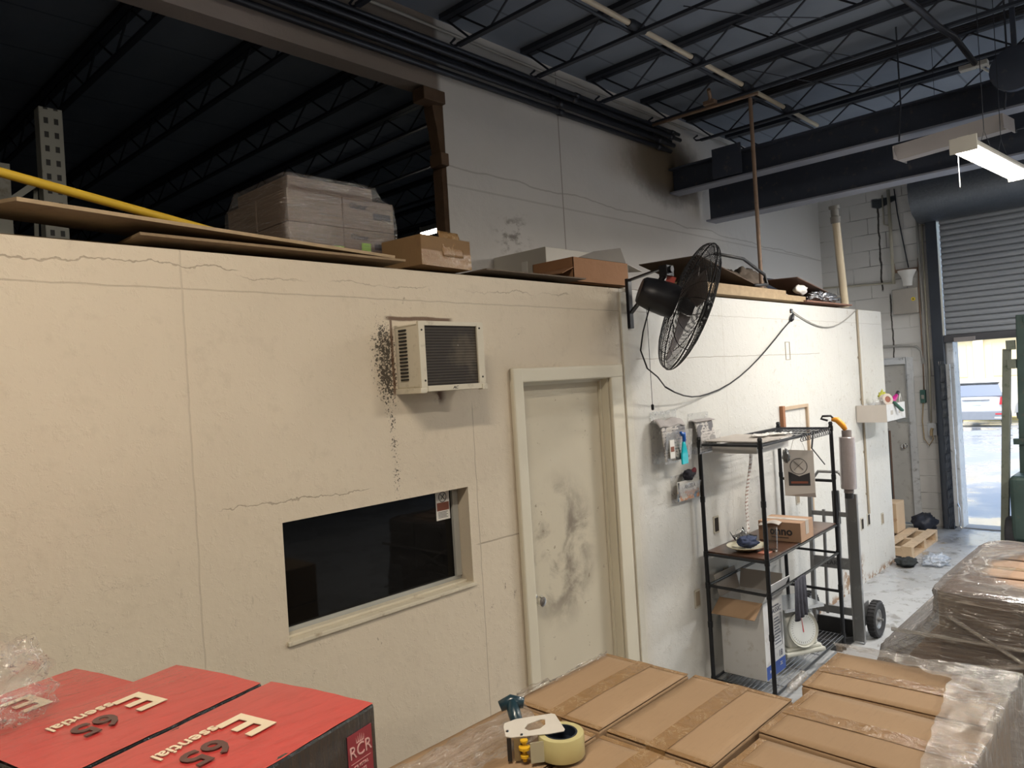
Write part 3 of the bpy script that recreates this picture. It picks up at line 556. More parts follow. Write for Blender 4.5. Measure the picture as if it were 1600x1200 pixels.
# electrics on the block wall
t = thing('electrical_panel', 'grey beige metal electrical panel with a small yellow sticker', 'electrical box', (XF, 2.74, 2.63))
PN = mat('panel_grey', (.40, .37, .33), .45)
MB().box(XF - .10, XF - .001, 2.60, 2.885, 2.63, 2.94).build('box', PN, t, bevel=.006)
MB().box(XF - .104, XF - .10, 2.61, 2.875, 2.64, 2.93).build('lid', PN, t, bevel=.002)
MB().lathe([(0, 0), (.024, 0), (.024, .001), (0, .001)], frame((XF - .105, 2.645, 2.80), (0, -1, 0), (0, 0, 1)), 20).build('warning_sticker', mat('label_yellow', (.80, .62, .05), .5), t)
MB().prism([(-.01, -.008), (.01, -.008), (0, .012)], 0, .0012, frame((XF - .107, 2.645, 2.80), (0, -1, 0), (0, 0, 1))).build('warning_mark', INK, t)
t = thing('flood_lamp', 'white trumpet shaped lamp fitting above the electrical panel', 'lamp', (XF, 2.72, 3.02))
MB().lathe([(0, 0), (.05, 0), (.055, .05), (.07, .12), (.10, .17), (.105, .19), (0, .19)], Matrix.Translation((XF - .13, 2.69, 2.965)), 20).build('shade', mat('white_plastic', ()), t, smooth='auto')
b = MB(); b.box(XF - .03, XF - .001, 2.60, 2.86, 3.15, 3.19); b.tube([(XF - .03, 2.72, 3.17), (XF - .13, 2.69, 3.15)], .01, 6); b.tube([(XF - .02, 2.85, 3.16), (XF - .02, 2.86, 3.27)], .006, 6); b.build('mount', mat('rusty_pole', ()), t)
YC = mat('cream_conduit', (.50, .47, .38), .5)
for nm, lab, pts, r, mt in (
    ('wall_pipe', 'cream vertical pipe on the block wall left of the panel', [(XF - .03, 2.875, 4.2), (XF - .03, 2.875, 3.02)], .02, YC),
    ('wall_pipe', 'thin cream horizontal pipe on the block wall at office roof height', [(XF - .025, 3.74, 3.08), (XF - .025, 2.90, 3.035)], .012, YC),
    ('wall_pipe', 'thin pipe stub with elbow high on the block wall', [(XF - .02, 2.95, 4.15), (XF - .02, 2.95, 3.78), (XF - .02, 2.90, 3.76)], .009, YC),
    ('wall_cable', 'dark cable slanting down to the lamp fitting', [(XF - .015, 2.81, 4.2), (XF - .015, 2.79, 3.9), (XF - .015, 2.74, 3.5), (XF - .015, 2.70, 3.2)], .007, STEEL),
    ('wall_pipe', 'curved grey conduit low on the block wall above the service door', [(XF - .03, 3.6, 2.25), (XF - .03, 2.75, 2.235), (XF - .03, 2.66, 2.22), (XF - .03, 2.61, 2.16), (XF - .03, 2.60, 2.0)], .013, mat('grey_pipe', (.42, .41, .39), .4)),
    ('wall_pipe', 'grey conduit running down beside the roller door guide', [(XF - .03, 2.575, 4.1), (XF - .03, 2.565, 2.8), (XF - .03, 2.56, 1.3)], .016, mat('grey_pipe', ())),
    ('wall_pipe', 'second pale conduit beside the roller door guide ending at an outlet', [(XF - .03, 2.52, 4.1), (XF - .03, 2.53, 2.0), (XF - .03, 2.55, 1.28)], .012, YC),
    ('wall_cable', 'brown cable running down the block wall beside the panel', [(XF - .02, 2.585, 3.3), (XF - .05, 2.592, 2.9), (XF - .03, 2.595, 2.2), (XF - .02, 2.61, 1.62)], .008, mat('rusty_pole', ())),
    ('power_lead', 'tan flex looping from the green switch to the outlet', [(XF - .04, 2.62, 1.52), (XF - .05, 2.64, 1.3), (XF - .05, 2.63, 1.08), (XF - .06, 2.58, 1.0), (XF - .05, 2.53, 1.08), (XF - .05, 2.55, 1.16)], .007, mat('tan_flex', (.45, .34, .2), .5))):
    MB().tube(pts, r, 8).build(nm, mt, smooth=True, label=lab, cat='pipe' if nm == 'wall_pipe' else 'cable')
t = thing('switch_box', 'small green switch box on the block wall', 'switch', (XF, 2.62, 1.5)); MB().box(XF - .05, XF - .001, 2.59, 2.65, 1.52, 1.68).build('box', mat('switch_green', (.05, .13, .11), .5), t, bevel=.005); MB().box(XF - .054, XF - .05, 2.605, 2.635, 1.57, 1.62).build('toggle', PN, t)
t = thing('wall_outlet', 'pale outlet box with tan plug on the block wall beside the gate', 'outlet', (XF, 2.54, 1.15)); MB().box(XF - .045, XF - .001, 2.49, 2.59, 1.12, 1.27).build('outlet_box', JP, t, bevel=.004); MB().tube([(XF - .05, 2.54, 1.20), (XF - .08, 2.54, 1.18), (XF - .09, 2.54, 1.12)], .018, 8).build('plug', mat('tan_flex', ()), t)
# ------------------------------------------------------------------ outside: wet drive, building, car
g = G('wet_drive'); P, x, y, z = g.pos(); n = g.noise(P, .7, 6, .6); n2 = g.noise(P, 6, 6, .7); g.set(col=g.mix(n, (.30, .33, .36), (.42, .44, .46)), rough=g.ma('ADD', .12, g.mul(g.ramp(n, .4, .6), .4))); g.bump(n2, .15, .01)
b = MB(); v = b.vs([(XF + .2, -14, -.01), (XF + .2, 22, -.01), (44, 22, -.943), (44, -14, -.943), (XF + .2, -14, -.2), (XF + .2, 22, -.2), (44, 22, -1.2), (44, -14, -1.2)])
for f in ((0, 1, 2, 3), (4, 5, 6, 7), (0, 1, 5, 4), (2, 3, 7, 6), (1, 2, 6, 5), (0, 3, 7, 4)): b.face([v[i] for i in f])
b.build('ground_outside', g.m, kind='structure')
t = thing('neighbouring_building', 'sunlit cream building across the drive seen through the roller door', 'building', (39, 6, -.9))
CB = mat('cream_stucco', (.78, .70, .50), .8, var=.05); CB2 = mat('cream_panel', (.74, .64, .40), .8, var=.05)
MB().box(39, 40, -14, 22, -.9, 7).build('facade', CB, t)
for y0_, y1_ in ((8.2, 10.6), (3.8, 7.2), (-1.7, 2.2)): MB().box(38.96, 39.0, y0_, y1_, 1.1, 2.62).build('recessed_panel', CB2, t, bevel=.01)
for y_ in (7.5, 2.7): MB().box(38.8, 39, y_, y_ + .40, -.9, 7).build('pilaster', CB, t)
MB().box(38.7, 39, -14, 22, 2.85, 3.05).build('cornice', CB, t)
MB().box(36.9, 37.6, -14, 22, -.78, -.60).build('kerb', mat('kerb_yellow', (.62, .50, .22), .8), label='yellow kerb behind the parked car', cat='kerb')
# the white car parked with its tail to the door
t = thing('car', 'white suv parked outside with its tail towards the door', 'car', (32, 6.33, -.61))
CW = mat('car_white', (.58, .60, .63), .2, var=.02, coat=.5); CG_ = mat('car_glass', (.10, .14, .20), .05, var=.02, spec=1); CBK = mat('car_black', (.05, .055, .06), .5)
X0 = 32.0; YC_ = 6.52; Zc = -.61; HW = .91
sec = [(0.0, .45, .80), (.0, .72, .97), (.03, .95, 1.0), (.06, 1.12, .985), (.16, 1.35, .90), (.26, 1.60, .80), (.42, 1.68, .74)]   # dx, z, half width factor
b = MB()
def row(dx, z, k): return [(X0 + dx + .10 * (abs(q) ** 3), YC_ + q * HW * k, Zc + z) for q in [-1 + i / 6 for i in range(13)]]
rows = [b.vs(row(*s_)) for s_ in [(0.04, .30, .78)] + sec] + [b.vs(row(2.6, 1.74, .74)), b.vs(row(3.3, 1.15, .92)), b.vs(row(4.5, .95, .92)), b.vs(row(4.6, .35, .9))]
for A, B in zip(rows, rows[1:]):
    for i in range(12): b.face([A[i], A[i + 1], B[i + 1], B[i]])
for s_ in (0, 12):
    b.face([r_[s_] for r_ in rows])
b.build('body', CW, t, smooth='auto')
b = MB(); w1 = [(X0 + .115, -.84, 1.16), (X0 + .115, .84, 1.16), (X0 + .285, .70, 1.56), (X0 + .285, -.70, 1.56)]
v = b.vs([(x - .09, YC_ + y, Zc + z) for x, y, z in w1] + [(x + .05, YC_ + y, Zc + z) for x, y, z in w1])
for f in ((0, 1, 2, 3), (4, 5, 6, 7), (0, 1, 5, 4), (1, 2, 6, 5), (2, 3, 7, 6), (3, 0, 4, 7)): b.face([v[i] for i in f])
b.build('rear_window', mat('rear_glass_sky', (.09, .14, .24), .08, var=.02, spec=1), t)
MB().box(X0 + .18, X0 + .50, YC_ - .70, YC_ + .70, Zc + 1.60, Zc + 1.65).build('roof_spoiler', CBK, t, bevel=.01)
MB().box(X0 - .03, X0 + .16, YC_ - .90, YC_ + .90, Zc + .27, Zc + .60).build('rear_bumper', mat('bumper_grey', (.20, .22, .25), .5), t, bevel=.03)
for s_ in (-1, 1):
    MB().prism([(0, 0), (.17, 0), (.13, .26), (.05, .30), (.02, .15)], -.06, .06, frame((X0 + .02, YC_ + s_ * .91, Zc + .84), (0, -s_, 0), (0, 0, 1))).build('tail_light', mat('tail_red', (.55, .04, .05), .2), t)
    MB().box(X0 - .045, X0 - .02, YC_ + s_ * .70 - .14, YC_ + s_ * .70 + .14, Zc + .30, Zc + .38).build('exhaust_tip', CH, t, bevel=.02)
    MB().box(X0 - .04, X0 - .025, YC_ + s_ * .72 - .12, YC_ + s_ * .72 + .12, Zc + .47, Zc + .52).build('reflector', mat('tail_red', ()), t)
    for x_ in (.75, 3.7): MB().lathe([(.2, -.12), (.34, -.12), (.36, -.08), (.36, .08), (.34, .12), (.2, .12), (.2, -.12)], frame((X0 + x_, YC_ + s_ * .80, Zc + .36), (1, 0, 0), (0, 0, 1)), 24).build('wheel', CBK, t)
MB().box(X0 - .015, X0 + .01, YC_ - .16, YC_ + .16, Zc + .82, Zc + .95).build('number_plate', mat('plate_green', (.55, .68, .62), .5), t, bevel=.005)
MB().box(X0 - .03, X0 + .02, YC_ - .45, YC_ + .45, Zc + 1.0, Zc + 1.03).build('tailgate_trim', CH, t)
# ------------------------------------------------------------------ cartons
def carton_mat(name, c0, c1, gl=.75):
    g = G(name); v = g.obj(); oi = g.new('ShaderNodeObjectInfo'); rnd = oi.outputs['Random']
    n = g.noise(v, 3, 5, .6); st = g.noise(g.scale(v, (6, 60, 6)), 3, 4, .6)
    c = g.mix(n, c0, c1); c = g.mix(g.mul(g.ramp(st, .5, .75), .35), c, tuple(q * .72 for q in c0)); c = g.mix(g.mul(g.ramp(g.noise(v, 9, 6, .7), .6, .7), .3), c, tuple(q * .6 for q in c0))
    hs = g.new('ShaderNodeHueSaturation'); g.put(hs.inputs['Value'], g.ma('ADD', .92, g.mul(rnd, .16))); g.put(hs.inputs['Color'], c); g.set(col=hs.outputs[0], rough=gl, spec=.3)
    g.bump(g.ma('ADD', g.mul(st, .5), n), .25, .006); MAT[name] = g.m; return g.m
KR = carton_mat('kraft_card', (.40, .27, .16), (.33, .215, .125)); KR2 = carton_mat('kraft_card_pinkish', (.42, .27, .18), (.35, .22, .14))
g = G('packing_tape'); v = g.obj(); n = g.noise(g.scale(v, (30, 30, 30)), 1.2, 5, .65, 1.0); rl = g.mul(g.ma('SUBTRACT', 1, g.ramp(g.ma('ABSOLUTE', g.ma('SUBTRACT', n, .5)), .0, .03)), g.ramp(g.noise(v, 14, 2), .48, .6)); g.set(col=g.mix(g.mul(rl, .6), g.mix(n, (.33, .19, .08), (.25, .14, .055)), (.62, .46, .28)), rough=.2, spec=.7); g.bump(n, .8, .006); TP = g.m  # lighter flecks in the tape colour stand for glints on its creases
GAP = mat('gap_dark', (.02, .014, .01), .9)
def carton(label, x0, x1, y0, y1, zt, h, along='x', rz=0, group=None, name='carton', m_=None, tape=True, tip=0, taper=0):
    cx, cy = (x0 + x1) / 2, (y0 + y1) / 2; sx, sy = x1 - x0, y1 - y0; m_ = m_ or KR
    t = thing(name, label, 'carton', (cx, cy, zt - h), rz, group)
    if along == 'y': R = Matrix.Rotation(PI / 2, 4, 'Z'); L, Wd = sy, sx
    else: R = Matrix.Identity(4); L, Wd = sx, sy
    a, w = L / 2 - .003, Wd / 2 - .003
    def bulge(o, amt):
        for v in o.data.vertices:
            k = (1 - (v.co.x / a) ** 2 if along == 'x' else 1 - (v.co.x / w) ** 2)
    b = MB(); b.box(-a, a, -w, w, 0, h - .004, R); b.build('body', m_, t, bevel=.004, world=False)
    tf = h - .0035
    for s_ in (-1, 1):
        def fn(u, v, s_=s_):
            x = -a + .001 + (2 * a - .002) * u; yy = s_ * (.0018 + (w - .0035) * v); z = tf + .0035 + .0022 * math.sin(PI * u) * (1 - v) + .0012 * mn.noise(Vector((x * 9 + cx * 5, yy * 9, s_))) ; return R @ Vector((x, yy, z))
        MB().grid(fn, 12, 5).build('flap', m_, t, smooth=True, solid=.003, world=False)
    if tape:
        def tf_(u, v):
            x = -a - .0012 + (2 * a + .0024) * u; yy = -.026 + .052 * v; z = tf + .0062 + .0022 * math.sin(PI * u) + .0006 * mn.noise(Vector((x * 40, yy * 30, cx))); return R @ Vector((x, yy, z))
        MB().grid(tf_, 30, 4).build('tape', TP, t, smooth=True, world=False)
        b = MB()
        for s_ in (-1, 1): b.box(s_ * (a + .0012) - .0004, s_ * (a + .0012) + .0004, -.026, .026, h - .075, h + .001, R)
        b.build('tape', TP, t, world=False)
        # end strips across the flaps
        for s_ in (-1, 1):
            b = MB(); xx = s_ * (a - .016); b.box(min(xx, xx + s_ * .016), max(xx, xx + s_ * .016), -w + .002, w - .002, tf + .005, tf + .0056, R); b.build('tape', TP, t, world=False)
    return t
def pallet(name_label, x0, x1, y0, y1, z0=0, rz=0, m_=None, group=None):
    m_ = m_ or mat('pallet_wood', (.42, .29, .17), .8, var=.25, sc=14, bump=.3, dirt=(.25, .17, .1)); t = thing('wooden_pallet', name_label, 'pallet', ((x0 + x1) / 2, (y0 + y1) / 2, z0), rz, group)
    a, w = (x1 - x0) / 2, (y1 - y0) / 2; n = max(3, int(2 * w / .17))
    for k in range(n):
        y = -w + (2 * w - .10) * k / (n - 1); MB().box(-a, a, y, y + .10, .105, .125).build('deck_board', m_, t, world=False, bevel=.002)
    for x in (-a, -.04, a - .08): MB().box(x, x + .08, -w, w, .02, .105).build('stringer', m_, t, world=False)
    for y in (-w, -.05, w - .10): MB().box(-a, a, y, y + .10, 0, .02).build('bottom_board', m_, t, world=False)
    return t
def film(name, alpha, tint, rough=.12, nsc=(10, 60, 60), rot=(0, 0, 0), st=.9, streak=.5, gl=.10, hole=None, tint2=None, second=None, rid=.45):
    g = G(name); v = g.obj(); n = g.noise(g.scale(v, nsc, rot), 1.0, 5, .65, .8); n2 = g.noise(g.scale(v, tuple(q * .35 for q in nsc), rot), 1, 3, .6, 1.2)
    sk = g.ramp(n, .57, .70)
    if second: sk = g.mx(sk, g.ramp(g.noise(g.scale(v, nsc, second), 1, 5, .6, .6), .60, .72))
    a = g.ma('ADD', alpha, g.mul(sk, streak), clamp=True); gf = g.ma('ADD', gl, g.mul(sk, .22))
    rl = g.mul(g.ma('SUBTRACT', 1, g.ramp(g.ma('ABSOLUTE', g.ma('SUBTRACT', g.noise(g.scale(v, tuple(q * .8 for q in nsc), rot), 1, 4, .55, 1.0), .5)), .0, .022)), g.ramp(n2, .40, .55), rid)  # pale crease lines put into the colour as the film's sparkle
    a = g.ma('ADD', a, rl, clamp=True); gf = g.ma('ADD', gf, g.mul(rl, .5), clamp=True); sk = g.mx(sk, rl)
    if hole:
        h = hole(g, v); a = g.mul(a, g.ma('SUBTRACT', 1, g.mul(h, .92))); gf = g.mul(gf, g.ma('SUBTRACT', 1, g.mul(h, .6)))
    g.N.remove(g.p); bp = g.new('ShaderNodeBump'); g.put(bp.inputs['Height'], g.ma('ADD', n, g.ma('MULTIPLY', n2, 1.5))); bp.inputs['Strength'].default_value = st; bp.inputs['Distance'].default_value = .012
    tr = g.new('ShaderNodeBsdfTransparent'); df = g.new('ShaderNodeBsdfDiffuse'); gs = g.new('ShaderNodeBsdfGlossy'); gs.inputs['Roughness'].default_value = rough
    g.put(df.inputs[0], g.mix(sk, tint, tint2 or tint)); g.put(gs.inputs[0], (.95, .95, .95)); g.L.new(bp.outputs[0], gs.inputs['Normal']); g.L.new(bp.outputs[0], df.inputs['Normal'])
    m1 = g.new('ShaderNodeMixShader'); g.put(m1.inputs[0], a); g.L.new(tr.outputs[0], m1.inputs[1]); g.L.new(df.outputs[0], m1.inputs[2])
    m2 = g.new('ShaderNodeMixShader'); g.put(m2.inputs[0], gf); g.L.new(m1.outputs[0], m2.inputs[1]); g.L.new(gs.outputs[0], m2.inputs[2])
    g.L.new(m2.outputs[0], g.N['Material Output'].inputs[0]); return g.m
H_ = .26
# pallet A: kraft cartons nearest the office door, the far row seen
spec = [('kraft carton at the far left of the near stack, seam pointing at the door', 1.435, 1.865, 1.13, 1.425, 'x'),
        ('kraft carton at the far right of the near stack, beside the seam row', 1.440, 1.870, .83, 1.12, 'x'),
        ('kraft carton right of the tape dispenser with wrinkled seam tape', 1.0, 1.425, .825, 1.115, 'x'),
        ('kraft carton under the tape dispenser', .99, 1.42, 1.125, 1.415, 'x')]
for q in spec: carton(q[0], q[1], q[2], q[3], q[4], 1.20, H_, q[5], random.uniform(-.01, .01), 'kraft cartons of the near stack')
spec2 = [('kraft carton at the far end of the right stack, half under film', 1.955, 2.245, .42, .85, 'y', 0.02),
         ('middle kraft carton of the right stack with long taped seam', 1.635, 1.94, .40, .82, 'y', -.03),
         ('kraft carton at the lower edge, nearest of the right stack', 1.315, 1.615, .39, .81, 'y', -.02)]
for q in spec2: carton(q[0], q[1], q[2], q[3], q[4], 1.205, H_, q[5], q[6], 'kraft cartons of the right stack')
WHERE = {(1.435, 1.13): 'far left', (1.44, .83): 'far right', (1.0, .825): 'near right', (.99, 1.125): 'near left', (1.955, .42): 'far end', (1.635, .40): 'middle right', (1.315, .39): 'near end'}
for lv in range(1, 4):
    for (x0, x1, y0, y1, al) in ((1.435, 1.865, 1.13, 1.425, 'x'), (1.44, 1.87, .83, 1.12, 'x'), (1.0, 1.425, .825, 1.115, 'x'), (.99, 1.42, 1.125, 1.415, 'x'), (1.955, 2.245, .42, .85, 'y'), (1.635, 1.94, .40, .82, 'y'), (1.315, 1.615, .39, .81, 'y')):
        ztop = 1.195 - lv * (H_ + .005)
        MB().box(x0 + .004, x1 - .004, y0 + .004, y1 - .004, ztop - H_ + .002, ztop).build('carton', KR, bevel=.004, label='kraft carton in layer %s below the top, %s of the foreground stacks' % (('one', 'two', 'three')[lv - 1], WHERE[(x0, y0)]), cat='carton', group='lower cartons under the foreground stacks')
pallet('wooden pallet under the foreground carton stacks', .98, 2.26, .38, 1.43)
# stretch film around the foreground stack
F1 = film('stretch_film_clear', .16, (.78, .70, .62), .10, (9, 55, 55), (0, 0, .5), 1.0, .50, .20)
F2 = film('stretch_film_wrinkled', .22, (.70, .68, .66), .10, (60, 12, 12), (0, .5, .3), 1.0, .50, .16)
b = MB()
def fl(u, v):                                   # loose skirt flaring off the left side
    x = .95 + .90 * u; e = .5 + .5 * mn.noise(Vector((x * 4, v * 3, 2))); z = 1.212 - .02 * v - .36 * max(0, v - .30) ** 1.1 * 1.2; y = 1.20 + .22 * min(1, v / .4) + .22 * max(0, v - .35) + .012 * mn.noise(Vector((x * 26, v * 9, 0)))
    y = max(y, 1.20 + .21 * min(1, max(0, u - .42) / .12)) + .03 * max(0, v - .3)
    return (x, y, z + .010 * mn.noise(Vector((x * 12 + v * 9, v * 14, 5))) + .012 * abs(mn.noise(Vector((x * 30, v * 5, 8)))) + (.010 if u < .7 else 0))
b.grid(fl, 90, 26)
b.build('stretch_film', F1, smooth=True, label='clear stretch film flaring off the left side of the near carton stack', cat='stretch film')
def fr(u, v):                                   # wrinkled film over the far right corner of the right stack
    P0 = Vector((2.262, .865, 1.222)); P1 = Vector((2.268, .395, 1.232)); P2 = Vector((1.25, .378, 1.225))
    if u < .42: q = u / .42; e = P0.lerp(P1, q); inn = Vector((-1, -.05, 0)) * (.02 + .17 * q ** 1.3); out = Vector((.02, 0, -1))
    elif u > .5: q = (u - .5) / .5; e = P1.lerp(P2, q); inn = Vector((-.05, 1, 0)) * (.15 - .10 * q); out = Vector((0, -.02, -1))
    else: q = (u - .42) / .08; e = P1.copy(); inn = Vector((-1, -.05, 0)) * .19 * (1 - q) + Vector((-.05, 1, 0)) * .15 * q; out = Vector((.02, -.02, -1))
    p = e + inn * (1 - v / .35) if v < .35 else e + out * ((v - .35) / .65 * 1.02)
    p = p + Vector((mn.noise(Vector((u * 40, v * 6, 1))), mn.noise(Vector((u * 40, v * 6, 9))), mn.noise(Vector((u * 30, v * 8, 4))) * .8)) * .010
    if v < .35: p.z = max(p.z, 1.222) + .004
    return p
MB().grid(fr, 110, 40).build('stretch_film', F2, smooth=True, label='crinkled clear stretch film over the far right corner of the carton stack', cat='stretch film')
b = MB(); pts = [(1.20 + .75 * i / 30, .838 - .0 * i + .010 * math.sin(i * .9), 1.222 + .006 * math.sin(i * 1.7) + (.01 if i > 26 else 0)) for i in range(31)]
def rope(u, v):
    i = u * 30; x = 1.88 + .12 * u; a = 2 * PI * v; r = .010 + .006 * mn.noise(Vector((u * 14, v * 6, 2))); return (x + .02 * math.sin(u * 3), .845 + r * math.cos(a) + .012 * u, 1.218 + r * math.sin(a))
MB().grid(rope, 24, 10).build('film_bunch', F2, smooth=True, label='small bunch of film in the gap between the two carton stacks', cat='stretch film')
# ------------------------------------------------------------------ tape dispenser on the near stack
t = thing('tape_dispenser', 'handheld tape gun with white side plate and dark handle on a carton', 'tape dispenser', (1.24, 1.16, 1.207))
tz = 1.2085
MB().lathe([(.038, 0), (.052, 0), (.053, .002), (.053, .048), (.052, .050), (.038, .050), (.038, 0)], Matrix.Translation((1.282, 1.122, tz + .002)), 48).build('tape_roll', mat('clear_tape_roll', (.56, .50, .24), .22, var=.05, spec=.6, coat=.4), t, smooth='auto')
MB().lathe([(.034, 0), (.0378, 0), (.0378, .050), (.034, .050), (.034, 0)], Matrix.Translation((1.282, 1.122, tz + .0025)), 40).lathe([(0, .004), (.033, .004), (.033, .03), (0, .03)], Matrix.Translation((1.282, 1.122, tz)), 24).build('roll_core', mat('core_navy', (.012, .018, .03), .45), t, smooth='auto')
pl_ = [(1.186, 1.204), (1.218, 1.242), (1.232, 1.252), (1.262, 1.246), (1.336, 1.196), (1.338, 1.186), (1.292, 1.118), (1.284, 1.114), (1.256, 1.132), (1.19, 1.192)]
hole = [(1.238, 1.180), (1.240, 1.196), (1.262, 1.205), (1.298, 1.196), (1.304, 1.188), (1.284, 1.170), (1.262, 1.166)]
b = MB(); zt_ = tz + .054
def ringfill(z):
    o = b.vs([(x, y, z) for x, y in pl_]); h = b.vs([(x, y, z) for x, y in hole]); return o, h
o1, h1 = ringfill(zt_); o2, h2 = ringfill(zt_ + .0015)
for o_, h__ in ((o1, h1), (o2, h2)):
    ed = [b.b.edges.new((l[i], l[(i + 1) % len(l)])) for l in (o_, h__) for i in range(len(l))]
    bmesh.ops.triangle_fill(b.b, use_beauty=True, use_dissolve=False, edges=ed)
for p, q in ((o1, o2), (h1, h2)):
    for i in range(len(p)): b.face([p[i], p[(i + 1) % len(p)], q[(i + 1) % len(p)], q[i]])
b.build('side_plate', mat('plate_white', (.66, .62, .56), .35), t)
for (x, y) in ((1.206, 1.218), (1.213, 1.180)): MB().lathe([(0, 0), (.0045, 0), (.0035, .002), (0, .0028)], Matrix.Translation((x, y, zt_ + .0015)), 12).build('rivet', CH, t)
TH = mat('handle_teal', (.012, .035, .05), .35, coat=.3)
MB().tube([(1.262, 1.232, tz + .030), (1.285, 1.27, tz + .055), (1.296, 1.288, tz + .075)], [.013, .016, .016], 14).build('handle', TH, t, smooth=True)
MB().tube([(1.274, 1.307, tz + .066), (1.296, 1.290, tz + .076), (1.316, 1.266, tz + .070)], [.013, .016, .013], 14).build('handle_knob', TH, t, smooth=True)
MB().box(0, .003, -.006, .004, 0, .052, frame((1.186, 1.196, tz + .001), (.7, .7, 0), (-.7, .7, 0))).build('back_plate', mat('gap_dark', ()), t)
MB().box(0, .002, -.034, -.006, 0, .050, frame((1.190, 1.192, tz + .001), (.7, .7, 0), (-.7, .7, 0))).build('guard_plate', mat('guard_brown', (.22, .16, .08), .2), t)
YL = mat('roller_yellow', (.72, .42, .02), .4); b = MB(); b.lathe([(0, 0), (.005, 0), (.005, .006), (.010, .009), (.010, .014), (.005, .017), (.005, .024), (.013, .027), (.013, .033), (.005, .036), (.005, .042), (.009, .044), (.009, .048), (0, .05)], Matrix.Translation((1.207, 1.168, tz + .002)), 16); b.build('roller', YL, t, smooth='auto')
MB().box(0, .05, -.001, .001, 0, .046, frame((1.205, 1.148, tz + .003), (.75, -.55, 0), (.55, .75, 0))).build('tension_arm', mat('clear_guard', (.45, .42, .30), .15), t)
# ------------------------------------------------------------------ red glassware cartons at the lower left
RZ = math.radians(-77.075); u_ = Vector((math.cos(RZ), math.sin(RZ), 0)); v_ = Vector((u_.y, -u_.x, 0))   # u: along the row, v: towards the camera side
Q0 = Vector((.860, 1.232, 1.45))
g = G('red_print'); v = g.obj(); n = g.noise(g.scale(v, (6, 26, 6), (0, 0, .5)), 2.0, 4, .6, .5)
g.set(col=g.mix(g.ramp(n, .45, .8), (.48, .050, .045), (.39, .034, .031)), rough=.2, spec=.5, coat=.35); g.bump(n, .35, .005); RED = g.m
g = G('black_print'); v = g.obj(); n = g.noise(g.scale(v, (40, 40, 5), (0, .2, .5)), 1.5, 4, .6, .8); g.set(col=(.018, .018, .020), rough=.16, spec=.6, coat=.6); g.bump(n, .8, .012); BLK = g.m
CR = mat('print_cream', (.74, .62, .45), .35); DG = mat('print_dark', (.10, .045, .04), .35)
def redbox(label, u0, v0, z, num, hh=.24, wu=.295, lv=.44, badge=False):
    o = Q0 + u_ * u0 + v_ * v0; o.z = z - hh
    t = thing('glassware_carton', label, 'carton', tuple(o), 0, 'shrink wrapped red glassware cartons')
    M = frame(o, -u_, -v_)                       # x: leftwards along the row, y: away -v ... local z up
    M = Matrix.Translation(o) @ Matrix(((-u_.x, v_.x, 0, 0), (-u_.y, v_.y, 0, 0), (0, 0, 1, 0), (0, 0, 0, 1)))
    MB().box(.002, wu - .002, .002, lv, 0, hh - .002, M).build('body', BLK, t, bevel=.006)
    def top(a, b_): x = .0035 + (wu - .007) * a; y = .0035 + (lv - .005) * b_; return M @ Vector((x, y, hh - .0015 + .003 * math.sin(PI * a) + .0014 * mn.noise(Vector((x * 20 + y * 22, y * 7, u0 * 9)))))
    MB().grid(top, 24, 30).build('lid', RED, t, smooth=True)
    zz = hh + .0045
    T = lambda x, y, f=1: M @ Matrix.Translation((x, y, zz)) @ Matrix(((0, 1, 0, 0), (1, 0, 0, 0), (0, 0, 1, 0), (0, 0, 0, 1)))
    # lettering reads away from the far edge towards the camera side
    def TT(x, y): return frame(M @ Vector((x, y, zz)), v_, u_)
    text('E', .135, TT(.165, .178), CR, t, 'letter_e', 1.0, bold=.003)
    text('ssential', .042, TT(.203, .275), CR, t, 'lettering', 1.05, bold=.0006)
    text(num, .088, TT(.139, .285), DG, t, 'size_number', 1.0, bold=.0015)
    if badge:
        Mb = frame(M @ Vector((.002 - .0012, .050, hh - .078)), -v_, (0, 0, 1)) @ Matrix.Diagonal((.8, .85, 1, 1))
        MB().box(-.042, .042, -.052, .052, -.0004, .0006, Mb).build('badge', mat('badge_red', (.27, .03, .045), .3), t)
        PK = mat('badge_pink', (.62, .36, .34), .4)
        text('RCR', .040, Mb @ Matrix.Translation((0, .010, .0012)), PK, t, 'badge_lettering', 1.0)
        b = MB(); b.box(-.034, .034, -.0138, -.0130, .0007, .0012, Mb)
        for k in range(5): b.prism([(-.012 + k * .006 - .0012, .030), (-.012 + k * .006 + .0012, .030), (-.014 + k * .007, .040 + .003 * (2 - abs(k - 2)))], .0007, .0012, Mb)
        b.box(-.013, .013, .027, .0295, .0007, .0012, Mb); b.build('badge_crown', PK, t)
        text('CRYSTAL', .010, Mb @ Matrix.Translation((0, -.024, .0012)), PK, t, 'badge_lettering', 1.2); text('GLASS', .010, Mb @ Matrix.Translation((0, -.037, .0012)), PK, t, 'badge_lettering', 1.2)
    return t
redbox('rightmost red and black glassware carton reading 65 with a crest badge', 0, 0, 1.45, '65', badge=True)
redbox('red carton reading 65, left neighbour of the badged one', -.299, .018, 1.452, '65')
redbox('red carton reading 30 behind the bag of clear film', -.602, .085, 1.425, '30')
